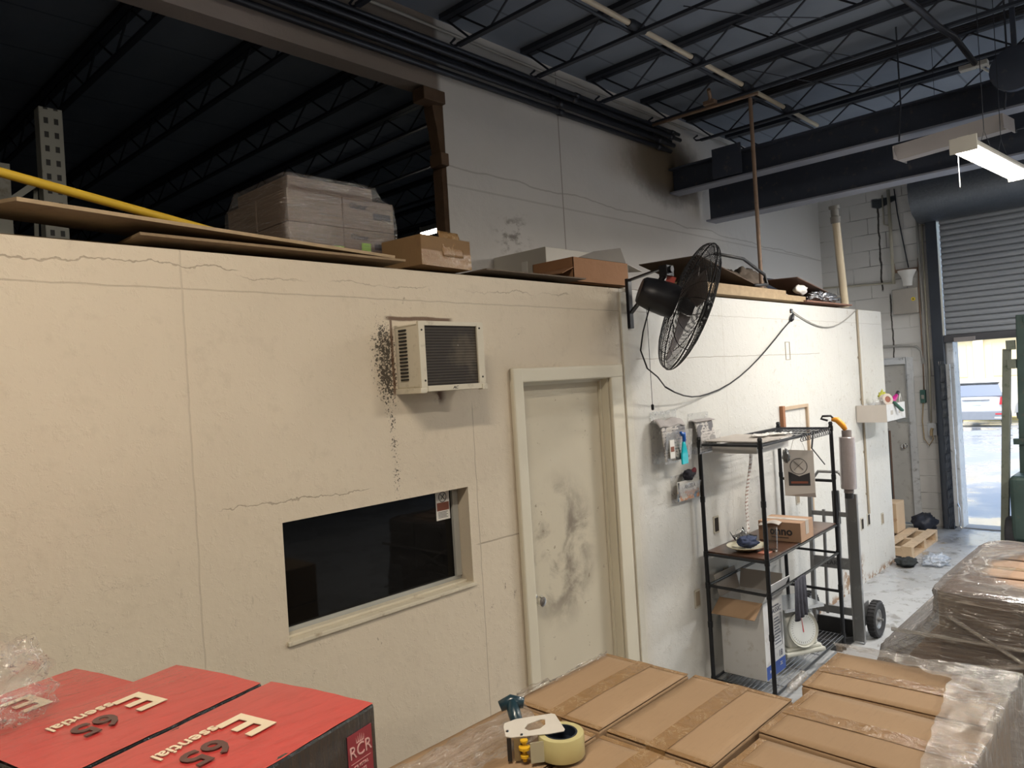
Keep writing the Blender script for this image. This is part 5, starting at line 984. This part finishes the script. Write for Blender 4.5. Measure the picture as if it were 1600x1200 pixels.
MB().tube([(3.945, D - .118, 1.71), (3.955, D - .122, 1.695), (3.975, D - .122, 1.70), (3.975, D - .122, 1.66), (3.97, D - .122, 1.64)], [.008, .012, .012, .011, .008], 8).build('clip_grip', BC, t, smooth=True)
MB().prism([(-.012, .05), (.012, .05), (.034, -.03), (.034, -.085), (-.034, -.085), (-.034, -.03)], 0, .012, frame((3.965, D - .118, 1.60), (1, 0, 0), (0, 0, 1))).build('clip_paddle', TQ, t, bevel=.004)
t, y0 = pocket('smaller clear holder of newspapers just behind the rack post', 4.24, 4.50, 1.54, 1.68, .09)
p = thing('newspaper', 'newspapers in the holder behind the rack post', 'newspaper', (4.37, D - .05, 1.55), 0, 'newspapers in the wall holders')
MB().grid(lambda u, v: Vector((4.26 + .22 * u, D - .07 + .035 * v, 1.55 + .20 * v)), 12, 8).build('front_sheets', NEWS, p, smooth=True, solid=.006)
MB().grid(lambda u, v: Vector((4.25 + .25 * u, D - .05 + .04 * v, 1.745 + .01 * v)), 8, 4).build('folded_top', mat('news_grey', ()), p, solid=.004)
t, y0 = pocket('low clear holder with a printed leaflet and black gloves on top', 3.985, 4.26, 1.27, 1.38, .06, back=.05)
p = thing('leaflet', 'colourful leaflet reading in black letters inside the low holder', 'leaflet', (4.12, D - .04, 1.28))
g = G('leaflet_print'); v = g.obj(); n = g.noise(v, 14, 3); x, y, z = g.xyz(v); c = g.mix(g.ramp(n, .42, .48), (.60, .56, .50), (.50, .22, .10)); c = g.mix(g.ramp(g.noise(v, 20, 2), .56, .6), c, (.10, .16, .22)); c = g.mix(g.ramp(z, .04, .06), c, (.62, .60, .56)); g.set(col=c, rough=.4)
MB().box(3.995, 4.25, D - .045, D - .04, 1.275, 1.395).build('sheet', g.m, p)
text('ANGELA', .034, frame((4.14, D - .0462, 1.355), (1, 0, 0), (0, 0, 1)), INK, p, bold=.001); MB().box(4.0, 4.015, D - .0468, D - .0455, 1.30, 1.39).build('dark_band', INK, p)
MB().blob((4.13, D - .045, 1.425), (.05, .03, .034), .35, 2.2, 30).build('glove', mat('glove_black', (.02, .02, .03), .8, bump=.4), smooth=True, label='black and dark red glove lying on the low leaflet holder', cat='glove')
MB().tube([(4.15, D - .05, 1.43), (4.19, D - .055, 1.45), (4.20, D - .05, 1.42)], [.014, .016, .008], 8).build('glove', mat('glove_red', (.14, .02, .03), .8), smooth=True, label='dark red glove finger sticking out beside the black glove', cat='glove')
t = thing('bare_wood_surround', 'thin bare wooden frame fixed on the wall behind the rack', 'frame', (5.85, D, 1.2))
WF = mat('frame_wood', (.48, .36, .25), .6, var=.15)
MB().box(5.62, 5.66, D - .03, D - .001, 1.58, 1.76).build('side_piece', mat('frame_reddish', (.30, .13, .06), .6), t); MB().box(5.66, 6.12, D - .02, D - .001, 1.725, 1.75).build('top_piece', WF, t); MB().box(6.12, 6.145, D - .02, D - .001, .85, 1.75).build('long_piece', WF, t)
for nm_, lab, x, z, kind in (('wall_outlet', 'open outlet hole in the office wall low behind the rack', 4.52, 1.04, 0), ('wall_outlet', 'cut outlet hole beside the white carton', 4.62, .68, 0), ('wall_outlet', 'pale outlet plate left of the rack near the floor', 4.22, .62, 1), ('wall_outlet', 'pale outlet plate behind the small kraft carton', 5.86, 1.02, 1), ('wall_outlet', 'square hole in the wall under the conduit', 7.28, .55, 0), ('wall_outlet', 'rusty open outlet box at the foot of the conduit', 7.46, .56, 0), ('wall_outlet', 'rightmost outlet plate near the end of the office wall', 7.86, .50, 1)):
    t = thing(nm_, lab, 'outlet', (x, D, z))
    MB().box(x - .035, x + .035, D - .006, D - .0005, z - .057, z + .057).build('plate', mat('outlet_cream', (.50, .46, .38), .5), t, bevel=.002)
    MB().box(x - .024, x + .024, D - .008, D - .006, z - .045, z + .045).build('opening', GAP if not kind else mat('outlet_worn', (.30, .24, .17), .6), t)
t = thing('wall_mark', 'small rectangular frame outline on the wall under the cord', 'wall plate', (5.84, D, 2.2)); b = MB(); b.tube([(5.80, D - .002, 2.26), (5.88, D - .002, 2.26), (5.88, D - .002, 2.12), (5.80, D - .002, 2.12)], .0035, 4, closed=True); b.build('outline', mat('tan_conduit', ()), t)
# white box shelf on the wall with the items in it
t = thing('wall_box', 'white open cardboard box fixed to the far end of the office wall', 'box', (7.7, 2.4, 1.5))
x0, x1, y0, y1, z0, z1 = 7.30, 7.86, 2.20, 2.465, 1.50, 1.66
b = MB(); b.box(x0, x1, y0, y0 + .004, z0, z1); b.box(x0, x1, y0, y1, z0, z0 + .004); b.box(x1 - .004, x1, y0, y1, z0, z1); b.box(x0, x1, y1 - .004, y1, z0, z1); b.build('body', mat('white_card', ()), t); MB().box(x0 - .002, x0 + .003, y0, y1, z0, z1).build('end_panel', GC, t)
for k, (u, w) in enumerate(((7.45, .07), (7.68, .05))): MB().box(u - w / 2, u + w / 2, y0 - .001, y0, 1.56, 1.60).build('printed_mark', PN, t)
t = thing('tape_dispenser', 'tape gun with a shiny roll lying in the white wall box', 'tape dispenser', (7.42, 2.27, 1.68))
MB().lathe([(.03, -.025), (.055, -.025), (.055, .025), (.03, .025), (.03, -.025)], frame((7.47, 2.25, 1.70), (.8, -.5, .2), (0, .2, 1)), 32).build('tape_roll', mat('clear_tape', ()), t, smooth='auto'); MB().lathe([(0, -.022), (.0295, -.022), (.0295, .022), (0, .022)], frame((7.47, 2.25, 1.70), (.8, -.5, .2), (0, .2, 1)), 24).build('roll_core', BRN, t)
MB().bar((7.50, 2.20, 1.68), (7.60, 2.15, 1.585), .035, .02).build('handle', mat('handle_green', (.03, .10, .07), .4), t, bevel=.006)
MB().blob((7.36, 2.28, 1.675), (.06, .05, .04), .5, 4, 24).build('plastic_wrap', F3, smooth=True, label='crumpled clear plastic at the left end of the white wall box', cat='plastic wrap')
t = thing('folding_knife_tool', 'magenta and black tool lying across the white wall box', 'tool', (7.72, 2.3, 1.68)); MB().tube([(7.60, 2.25, 1.655), (7.68, 2.25, 1.685), (7.76, 2.24, 1.725)], [.016, .026, .018], 10).build('grip', mat('magenta', (.42, .01, .19), .4), t, smooth=True); MB().tube([(7.76, 2.24, 1.725), (7.80, 2.235, 1.755)], .018, 8).build('tip', HB, t)
MB().blob((7.66, 2.34, 1.72), (.05, .03, .055), .6, 4, 24).build('yellow_wrapper', mat('wrapper_yellow', (.45, .45, .05), .4, var=.5, sc=20), smooth=True, label='yellow and dark wrapper sticking up behind the magenta tool', cat='wrapper')
MB().tube([(7.76, 2.22, 1.66), (7.79, 2.22, 1.74), (7.83, 2.22, 1.66)], .005, 6).build('white_loop', WP, smooth=True, label='thin white plastic loop at the right end of the wall box', cat='handle')
# ------------------------------------------------------------------ far end of the aisle
pallet('short worn wooden pallet at the end of the office wall', 8.36, 9.35, 2.36, 3.05, 0, 0, mat('pallet_pale', (.58, .43, .28), .7, var=.2, sc=12, bump=.2, dirt=(.35, .22, .12)))
t = thing('carton', 'tall kraft carton with faint brown print on the far pallet', 'carton', (9.1, 2.9, .126)); MB().box(8.95, 9.25, 2.66, 3.04, .126, .46).build('body', mat('kraft_pale', (.58, .42, .27), .7), t, bevel=.004)
text('THIS\nSIDE UP', .06, frame((8.949, 2.76, .30), (0, -1, 0), (0, 0, 1)), mat('print_faint', (.40, .24, .14), .7), t)
t = thing('leaning_carton', 'brown carton board standing behind the far kraft carton', 'carton', (9.6, 3.1, 0)); MB().box(9.62, 9.90, 2.95, 3.02, .005, 1.2).build('board', mat('brown_board', (.22, .13, .09), .8), t, bevel=.003)
t = thing('broom', 'black handled broom leaning by the service door', 'broom', (9.75, 2.9, 0)); MB().cyl((9.50, 2.86, .10), (9.60, 2.90, 1.25), .016, 10).build('handle', HB, t); MB().box(9.46, 9.54, 2.74, 3.0, .0, .10).build('bristles', mat('bristle', (.04, .04, .05), .9, bump=.5), t, bevel=.01)
MB().blob((9.85, 2.62, .10), (.16, .13, .10), .35, 2.5, 28).build('dark_bag', mat('bag_navy', (.035, .04, .06), .5, bump=.3), smooth=True, label='dark blue bag slumped on the floor by the service door', cat='bag')
MB().blob((8.07, 2.33, .04), (.12, .09, .042), .4, 2.4, 36).build('black_rag', mat('rag_black', (.015, .018, .018), .8, var=.6, sc=30, bump=.5), smooth=True, label='crumpled black rag on the floor at the corner of the office wall', cat='rag')
MB().blob((8.28, 2.12, .035), (.17, .11, .045), .6, 3.5, 36).build('plastic_bag', film('bag_white', .35, (.70, .78, .90), .15, (14, 14, 14), (0, 0, 0), .8, .4), smooth=True, label='clear plastic bag lying on the floor beside the black rag', cat='plastic bag')
MB().tube([(5.02 + .10 * math.cos(a) * (1 + .2 * math.sin(3 * a)), 1.72 + .07 * math.sin(a), .004) for a in [i * PI / 8 for i in range(22)]], .003, 5).build('packing_strap', mat('rusty_pole', ()), smooth=True, label='loop of brown strap on the floor beyond the carton stack', cat='strap')
MB().tube([(5.5, 1.73, .006), (6.2, 1.62, .006), (6.9, 1.68, .006), (7.4, 1.60, .006)], .006, 6).build('floor_cable', mat('grey_cable', ()), smooth=True, label='thin cable lying along the floor beside the wrapped load', cat='cable')
# ------------------------------------------------------------------ forklift at the right edge
t = thing('forklift', 'weathered green forklift cut off by the right edge near the door', 'forklift', (9.3, 1.2, 0))
FG = mat('forklift_green', (.045, .075, .065), .45, metal=.2, var=.3, dirt=(.10, .09, .07)); FO = mat('forklift_olive', (.16, .17, .13), .6, var=.3, dirt=(.07, .09, .05))
MB().bar((9.35, 1.715, .03), (9.40, 1.60, 2.11), .085, .07).build('mast_rail', FO, t, bevel=.005); MB().bar((9.42, 1.50, .3), (9.42, 1.44, 2.46), .13, .12).build('overhead_guard_pillar', FG, t, bevel=.01)
MB().bar((9.42, .74, .3), (9.42, .76, 2.44), .13, .10).build('overhead_guard_pillar', FG, t, bevel=.01)
MB().box(9.34, 9.9, .68, 1.44, 2.38, 2.44).build('overhead_guard', FG, t, bevel=.01)
MB().box(9.05, 9.95, .70, 1.60, .12, .80).build('body', FG, t, bevel=.07, seg=4); MB().box(9.0, 9.9, .74, 1.56, .05, .13).build('chassis', CBK, t, bevel=.02)
for z_ in (2.15, 1.95): MB().box(9.34, 9.42, 1.52, 1.60, z_ - .05, z_ + .05).build('mast_bracket', FO, t, bevel=.006)
MB().box(9.32, 9.38, 1.46, 1.58, 1.10, 1.16).build('hinge', FG, t)
for x_, y_ in ((9.25, 1.60), (9.80, 1.60), (9.25, .72), (9.80, .72)): MB().lathe([(0, -.07), (.16, -.07), (.175, -.05), (.175, .05), (.16, .07), (0, .07)], frame((x_, y_, .176), (1, 0, 0), (0, 0, 1)), 28).build('wheel', mat('tyre_black', ()), t, smooth='auto')
MB().box(9.1, 9.6, .9, 1.4, .80, .92).build('seat', HB, t, bevel=.04)
# ------------------------------------------------------------------ on the office roof
PWD = mat('plywood', (.25, .175, .10), .75, var=.25, sc=8, bump=.2, dirt=(.2, .13, .08)); PWE = mat('plywood_edge', (.36, .265, .16), .8, var=.3, sc=20)
t = thing('plywood_sheet', 'long plywood sheet tilted up along the left front edge of the office roof', 'plywood', (1.3, 2.7, 2.6))
def slab(P, th, m1, t, nm_='panel'):
    b = MB(); P = [Vector(p) for p in P]; n__ = (P[1] - P[0]).cross(P[3] - P[0]).normalized() * th; v = b.vs(P + [p + n__ for p in P])
    for f in ((0, 1, 2, 3), (4, 5, 6, 7), (0, 1, 5, 4), (1, 2, 6, 5), (2, 3, 7, 6), (3, 0, 4, 7)): b.face([v[i] for i in f])
    return b.build(nm_, m1, t)
slab([(.60, 2.455, 2.667), (1.95, 2.465, 2.613), (1.95, 2.74, 2.613), (.50, 2.74, 2.68)], .011, PWD, t); 
slab([(.60, 2.452, 2.6655), (1.95, 2.462, 2.612), (1.95, 2.4655, 2.612), (.60, 2.4555, 2.6655)], .012, PWE, t, 'front_edge')
slab([(.93, 2.45, 2.603), (2.0, 2.455, 2.602), (2.0, 2.9, 2.602), (.93, 2.9, 2.603)], .009, PWD, thing('plywood_sheet', 'lower plywood strip lying under the long sheet on the roof edge', 'plywood', (1.6, 2.5, 2.6)))
slab([(2.48, 2.455, 2.602), (3.24, 2.455, 2.602), (3.24, 2.9, 2.602), (2.48, 2.9, 2.602)], .006, mat('board_dark', (.13, .10, .075), .8), thing('roof_board', 'thin dark board along the roof edge between the taped carton and the white duct', 'board', (3, 2.5, 2.6)))
b = MB(); b.box(-.4, .49, 2.50, 3.0, 2.602, 2.69); b.build('timber_block', PWD, label='brown board stack at the far left end of the roof edge', cat='board')
MB().cyl((.25, 2.60, 2.84), (1.42, 2.66, 2.664), .015, 12).build('yellow_pole', mat('pole_yellow', (.55, .36, .03), .4), smooth='auto', label='yellow painted pole lying across the plywood at the left', cat='pole')
# shrink wrapped load on the roof
t = thing('cardboard_load', None, None); bpy.data.objects.remove(t)
x0, x1, y0, y1 = 1.66, 2.22, 2.78, 3.32
pk = thing('wrapped_pallet_board', 'flat slip sheet under the wrapped cartons on the roof', 'board', (1.9, 3.0, 2.612)); MB().box(x0 - .02, x1 + .02, y0, y1, 2.624, 2.640).build('sheet', PWD, pk)
ROW = [(1.66, 1.93), (1.935, 2.215)]
for lv, zt in enumerate((2.80, 2.94)):
    for k, (a_, c_) in enumerate(ROW):
        for j, (p_, q_) in enumerate(((2.79, 3.05), (3.06, 3.32))):
            t = thing('printed_carton', 'printed brown carton under wrap on the roof, %s layer, %s %s' % (('lower', 'upper')[lv], ('left', 'right')[k], ('front', 'rear')[j]), 'carton', (a_, p_, zt - .14), 0, 'wrapped cartons on the office roof')
            MB().box(a_, c_, p_, q_, zt - (.158 if lv == 0 else .138), zt).build('body', mat('kraft_dull', (.20, .145, .105), .75), t, bevel=.004)
            if j == 0 and k == 1:
                Mt = frame(((a_ + c_) / 2 - .06, p_ - .0012, zt - .035), (1, 0, 0), (0, 0, 1)); text('Güstar', .034, Mt, INK, t, bold=.001)
                MB().box(a_ + .16, a_ + .26, p_ - .0012, p_ - .0004, zt - .085, zt - .055).build('printed_panel', INK, t)
                if lv == 0:
                    MB().box(a_ - .06 + .0, a_ - .01, p_ - .006, p_ - .004, zt - .14, zt - .085).build('green_note', mat('note_green', (.32, .62, .06), .6), t); MB().box(a_ + .085, a_ + .135, p_ - .006, p_ - .004, zt - .12, zt - .06).build('green_note', mat('note_green', ()), t)
t = thing('printed_carton', 'low carton on top of the wrapped roof load', 'carton', (1.9, 3.0, 2.94), 0, 'wrapped cartons on the office roof'); MB().box(1.69, 2.13, 2.83, 3.28, 2.9415, 3.01).build('body', mat('kraft_dull', ()), t, bevel=.01)
SW = film('shrink_wrap', .06, (.30, .25, .22), .13, (9, 9, 90), (.15, -.35, 0), .7, .22, .22, tint2=(.62, .55, .50), rid=.55)
def rw(u, v):
    pf_ = [(2.618, 1.58, 2.24, 2.765, 3.36), (2.70, 1.62, 2.238, 2.768, 3.35), (2.84, 1.635, 2.232, 2.770, 3.345), (2.925, 1.64, 2.228, 2.77, 3.34), (2.955, 1.655, 2.17, 2.79, 3.32), (3.015, 1.67, 2.15, 2.81, 3.30), (3.022, 1.72, 2.08, 2.86, 3.24), (3.022, 1.95, 1.96, 3.0, 3.01)]
    q = v * 7; i = min(int(q), 6); f = q - i; z, a_, c_, p_, q2 = [m_ + (n__ - m_) * f for m_, n__ in zip(pf_[i], pf_[i + 1])]
    th = u * 2 * PI; cc, ss = math.cos(th), math.sin(th); e = .14; px = math.copysign(abs(cc) ** e, cc); py = math.copysign(abs(ss) ** e, ss)
    w_ = .008 * abs(mn.noise(Vector((u * 40 + z * 6, z * 22, 1)))); return Vector(((a_ + c_) / 2 + px * ((c_ - a_) / 2 + w_), (p_ + q2) / 2 + py * ((q2 - p_) / 2 + w_), z + (.006 * mn.noise(Vector((px * 3, py * 3, z * 5))) if v > .7 else 0)))
MB().grid(rw, 120, 60, True).build('shrink_wrap', SW, smooth=True, label='shiny shrink wrap around the printed cartons on the office roof', cat='stretch film')
t = thing('taped_carton', 'open topped carton sealed with glossy brown tape on the roof edge', 'carton', (2.27, 2.7, 2.605))
Mx = Matrix.Translation((2.275, 2.63, 2.606)) @ Matrix.Rotation(.10, 4, 'Z'); b = MB(); b.box(-.165, .165, -.12, .13, 0, .135, Mx).build('body', carton_mat('kraft_warm', (.27, .165, .08), (.22, .13, .06)), t, bevel=.004)  # darker, warmer brown kraft for this carton
MB().box(-.166, .166, -.1215, -.12, .0, .07, Mx).build('tape', TP, t); MB().grid(lambda u, v: Mx @ Vector((-.03 + .14 * u, -.124 + .008 * mn.noise(Vector((u * 9, v * 9, 1))) + .03 * v * v, .05 + .12 * v)), 12, 8).build('torn_tape', TP, t, smooth=True, solid=.001)
slab([Mx @ Vector(q) for q in ((.10, -.12, .135), (.165, -.12, .135), (.165, .12, .135), (.06, .12, .16))], .003, GC, t, 'flap')
# white metal duct box beside the upper wall
t = thing('duct_box', 'white metal duct box standing on the roof against the upper wall', 'box', (4.3, 3.5, 2.6)); DB = mat('duct_white', (.58, .54, .47), .5, var=.06)
MB().box(3.86, 4.75, 3.25, 3.745, 2.601, 2.975).build('body', DB, t, bevel=.006); MB().box(3.853, 3.86, 3.42, 3.47, 2.68, 2.90).build('slot', mat('slot_pale', (.75, .72, .66), .5), t)
# open brown carton with raised flap
t = thing('open_carton', 'open brown carton with raised flap on the roof behind the fan bracket', 'carton', (3.6, 2.7, 2.603)); BC2 = mat('carton_orange_brown', (.30, .15, .07), .8, var=.12, bump=.15)
x0, x1, y0, y1, z0, z1 = 3.27, 3.80, 2.56, 2.86, 2.606, 2.745; b = MB(); b.box(x0, x1, y0, y0 + .004, z0, z1); b.box(x0, x1, y1 - .004, y1, z0, z1); b.box(x0, x0 + .004, y0, y1, z0, z1); b.box(x0, x1, y0, y1, z0, z0 + .004); b.build('body', BC2, t); MB().box(x1 - .004, x1 + .002, y0, y1, z0, z1).build('end_panel', mat('flap_white', (.58, .55, .50), .7), t)
slab([(x0 + .05, y0, z1), (x1 - .02, y0, z1), (x1 - .01, y0 + .04, z1 + .10), (x0 + .22, y0 + .02, z1 + .05)], .003, mat('card_grey_dark', (.20, .18, .16), .8), t, 'flap'); slab([(x1, y0, z1), (x1, y1, z1), (x1 + .16, y1, z1 + .0), (x1 + .16, y0, z1 - .035)], .004, mat('flap_white', ()), t, 'flap'); slab([(x0, y0, z1 - .06), (x0, y1, z1 - .06), (x0 - .10, y1, z1 - .09), (x0 - .10, y0, z1 - .10)], .004, BC2, t, 'flap')
# boards, sacking and scrap on the roof beyond the fan
for k, (lab, P, th, mt) in enumerate((
    ('long pale board of the scrap pile at the roof edge, lowest', [(4.6, 2.50, 2.603), (6.35, 2.50, 2.603), (6.35, 2.62, 2.603), (4.6, 2.62, 2.603)], .045, PWE),
    ('second pale board lying on the scrap pile', [(4.5, 2.53, 2.650), (6.0, 2.52, 2.650), (6.0, 2.66, 2.653), (4.5, 2.68, 2.653)], .035, PWE),
    ('dark folded carton sheet sloping over the boards behind the fan', [(4.75, 2.60, 2.88), (5.75, 2.60, 2.70), (5.75, 3.1, 2.70), (4.75, 3.1, 2.89)], .006, mat('sheet_brown_dark', (.12, .085, .06), .85)),
    ('reddish brown carton sheet near the foil', [(6.35, 2.56, 2.82), (7.20, 2.56, 2.70), (7.20, 2.9, 2.70), (6.40, 2.9, 2.84)], .006, mat('sheet_red_brown', (.20, .12, .085), .8)),
    ('thin reddish board at the far end of the roof edge', [(6.3, 2.47, 2.603), (7.38, 2.47, 2.603), (7.38, 2.65, 2.603), (6.3, 2.65, 2.603)], .012, mat('board_reddish', (.22, .11, .075), .7)))):
    slab(P, th, mt, thing('scrap_board', lab, 'board', tuple(P[0]), 0, 'boards and sheets on the office roof'))
MB().blob((6.05, 2.95, 2.75), (.36, .16, .17), .45, 3, 40).build('sacking', mat('sacking_brown', (.14, .11, .085), .95, var=.4, sc=25, bump=.6), smooth=True, label='heap of brown sacking on the roof behind the rusty pole', cat='sack')
MB().blob((7.0, 2.60, 2.675), (.26, .08, .045), .8, 6, 40).build('foil', mat('foil_silver', (.6, .6, .62), .22, metal=.9, bump=.9, bs=30), smooth=True, label='crumpled silver foil on the roof edge boards', cat='foil')
MB().tube([(4.95, 2.58, 2.91), (5.35, 2.56, 2.90), (5.68, 2.55, 2.80), (5.70, 2.54, 2.72), (5.45, 2.53, 2.70)], .012, 8).build('black_hose', HB, smooth=True, label='black hose curling over the boards on the roof', cat='hose')
MB().box(6.9, 8.1, 3.10, 3.22, 2.83, 2.93).box(7.0, 7.1, 3.1, 3.2, 2.602, 2.83).box(7.9, 8.0, 3.1, 3.2, 2.602, 2.83).build('dark_beam', mat('beam_navy', (.035, .045, .07), .5), label='dark blue steel bar on the roof behind the white pipe', cat='bar')
MB().blob((6.42, 2.57, 2.72), (.11, .04, .04), .3, 2, 26).build('paper_scrap', WP, smooth=True, label='white paper scrap on the boards between the pole and the foil', cat='paper')
t = thing('vent_pipe', 'cream plastic vent pipe rising from the far end of the office roof', 'pipe', (7.45, 2.56, 2.6)); VP = mat('pvc_cream', (.62, .53, .38), .3, var=.05)
MB().cyl((7.45, 2.56, 2.601), (7.34, 2.56, 3.44), .036, 24).build('pipe', VP, t, smooth='auto'); Mv = frame((7.34, 2.56, 3.40), (1, 0, .13), (0, 1, 0)); MB().lathe([(.03, 0), (.045, 0), (.047, .06), (.036, .065), (.036, .13), (.05, .135), (.05, .165), (.03, .165), (.03, 0)], Mv, 24).build('coupling', mat('coupling_grey', (.25, .24, .22), .5), t, smooth='auto')
# ------------------------------------------------------------------ unlit neighbouring bay seen through the opening
t = thing('rack_upright', 'perforated steel rack upright standing in the unlit bay at the left', 'rack', (1.22, 4.4, 2.0)); RU = mat('rack_steel', (.25, .25, .22), .5, metal=.2, dirt=(.15, .12, .09))
XU = 1.20; g = G('perforated_steel'); v = g.pos(); x, y, z = v[1], v[2], v[3]; fz = g.ma('FRACT', g.ma('MULTIPLY', z, 13.5)); fx = g.ma('ABSOLUTE', g.ma('SUBTRACT', g.ma('ABSOLUTE', g.ma('SUBTRACT', x, 1.255)), .024))
hh = g.mul(g.ma('SUBTRACT', 1, g.ramp(fx, .009, .012)), g.ramp(fz, .25, .3), g.ma('SUBTRACT', 1, g.ramp(fz, .68, .72))); g.set(col=g.mix(hh, (.27, .27, .24), (.01, .01, .01)), rough=.5)
MB().box(1.205, 1.305, 4.40, 4.405, 0, 3.66).build('front_face', g.m, t); MB().box(1.20, 1.205, 4.40, 4.48, 0, 3.66).box(1.305, 1.310, 4.40, 4.48, 0, 3.66).build('side_flange', RU, t); MB().bar((1.20, 4.45, 3.28), (.70, 4.45, 2.83), .04, .03).build('diagonal_brace', RU, t); MB().bar((1.19, 4.5, 3.25), (1.17, 4.5, 2.6), .02, .01).build('thin_strap', RU, t)
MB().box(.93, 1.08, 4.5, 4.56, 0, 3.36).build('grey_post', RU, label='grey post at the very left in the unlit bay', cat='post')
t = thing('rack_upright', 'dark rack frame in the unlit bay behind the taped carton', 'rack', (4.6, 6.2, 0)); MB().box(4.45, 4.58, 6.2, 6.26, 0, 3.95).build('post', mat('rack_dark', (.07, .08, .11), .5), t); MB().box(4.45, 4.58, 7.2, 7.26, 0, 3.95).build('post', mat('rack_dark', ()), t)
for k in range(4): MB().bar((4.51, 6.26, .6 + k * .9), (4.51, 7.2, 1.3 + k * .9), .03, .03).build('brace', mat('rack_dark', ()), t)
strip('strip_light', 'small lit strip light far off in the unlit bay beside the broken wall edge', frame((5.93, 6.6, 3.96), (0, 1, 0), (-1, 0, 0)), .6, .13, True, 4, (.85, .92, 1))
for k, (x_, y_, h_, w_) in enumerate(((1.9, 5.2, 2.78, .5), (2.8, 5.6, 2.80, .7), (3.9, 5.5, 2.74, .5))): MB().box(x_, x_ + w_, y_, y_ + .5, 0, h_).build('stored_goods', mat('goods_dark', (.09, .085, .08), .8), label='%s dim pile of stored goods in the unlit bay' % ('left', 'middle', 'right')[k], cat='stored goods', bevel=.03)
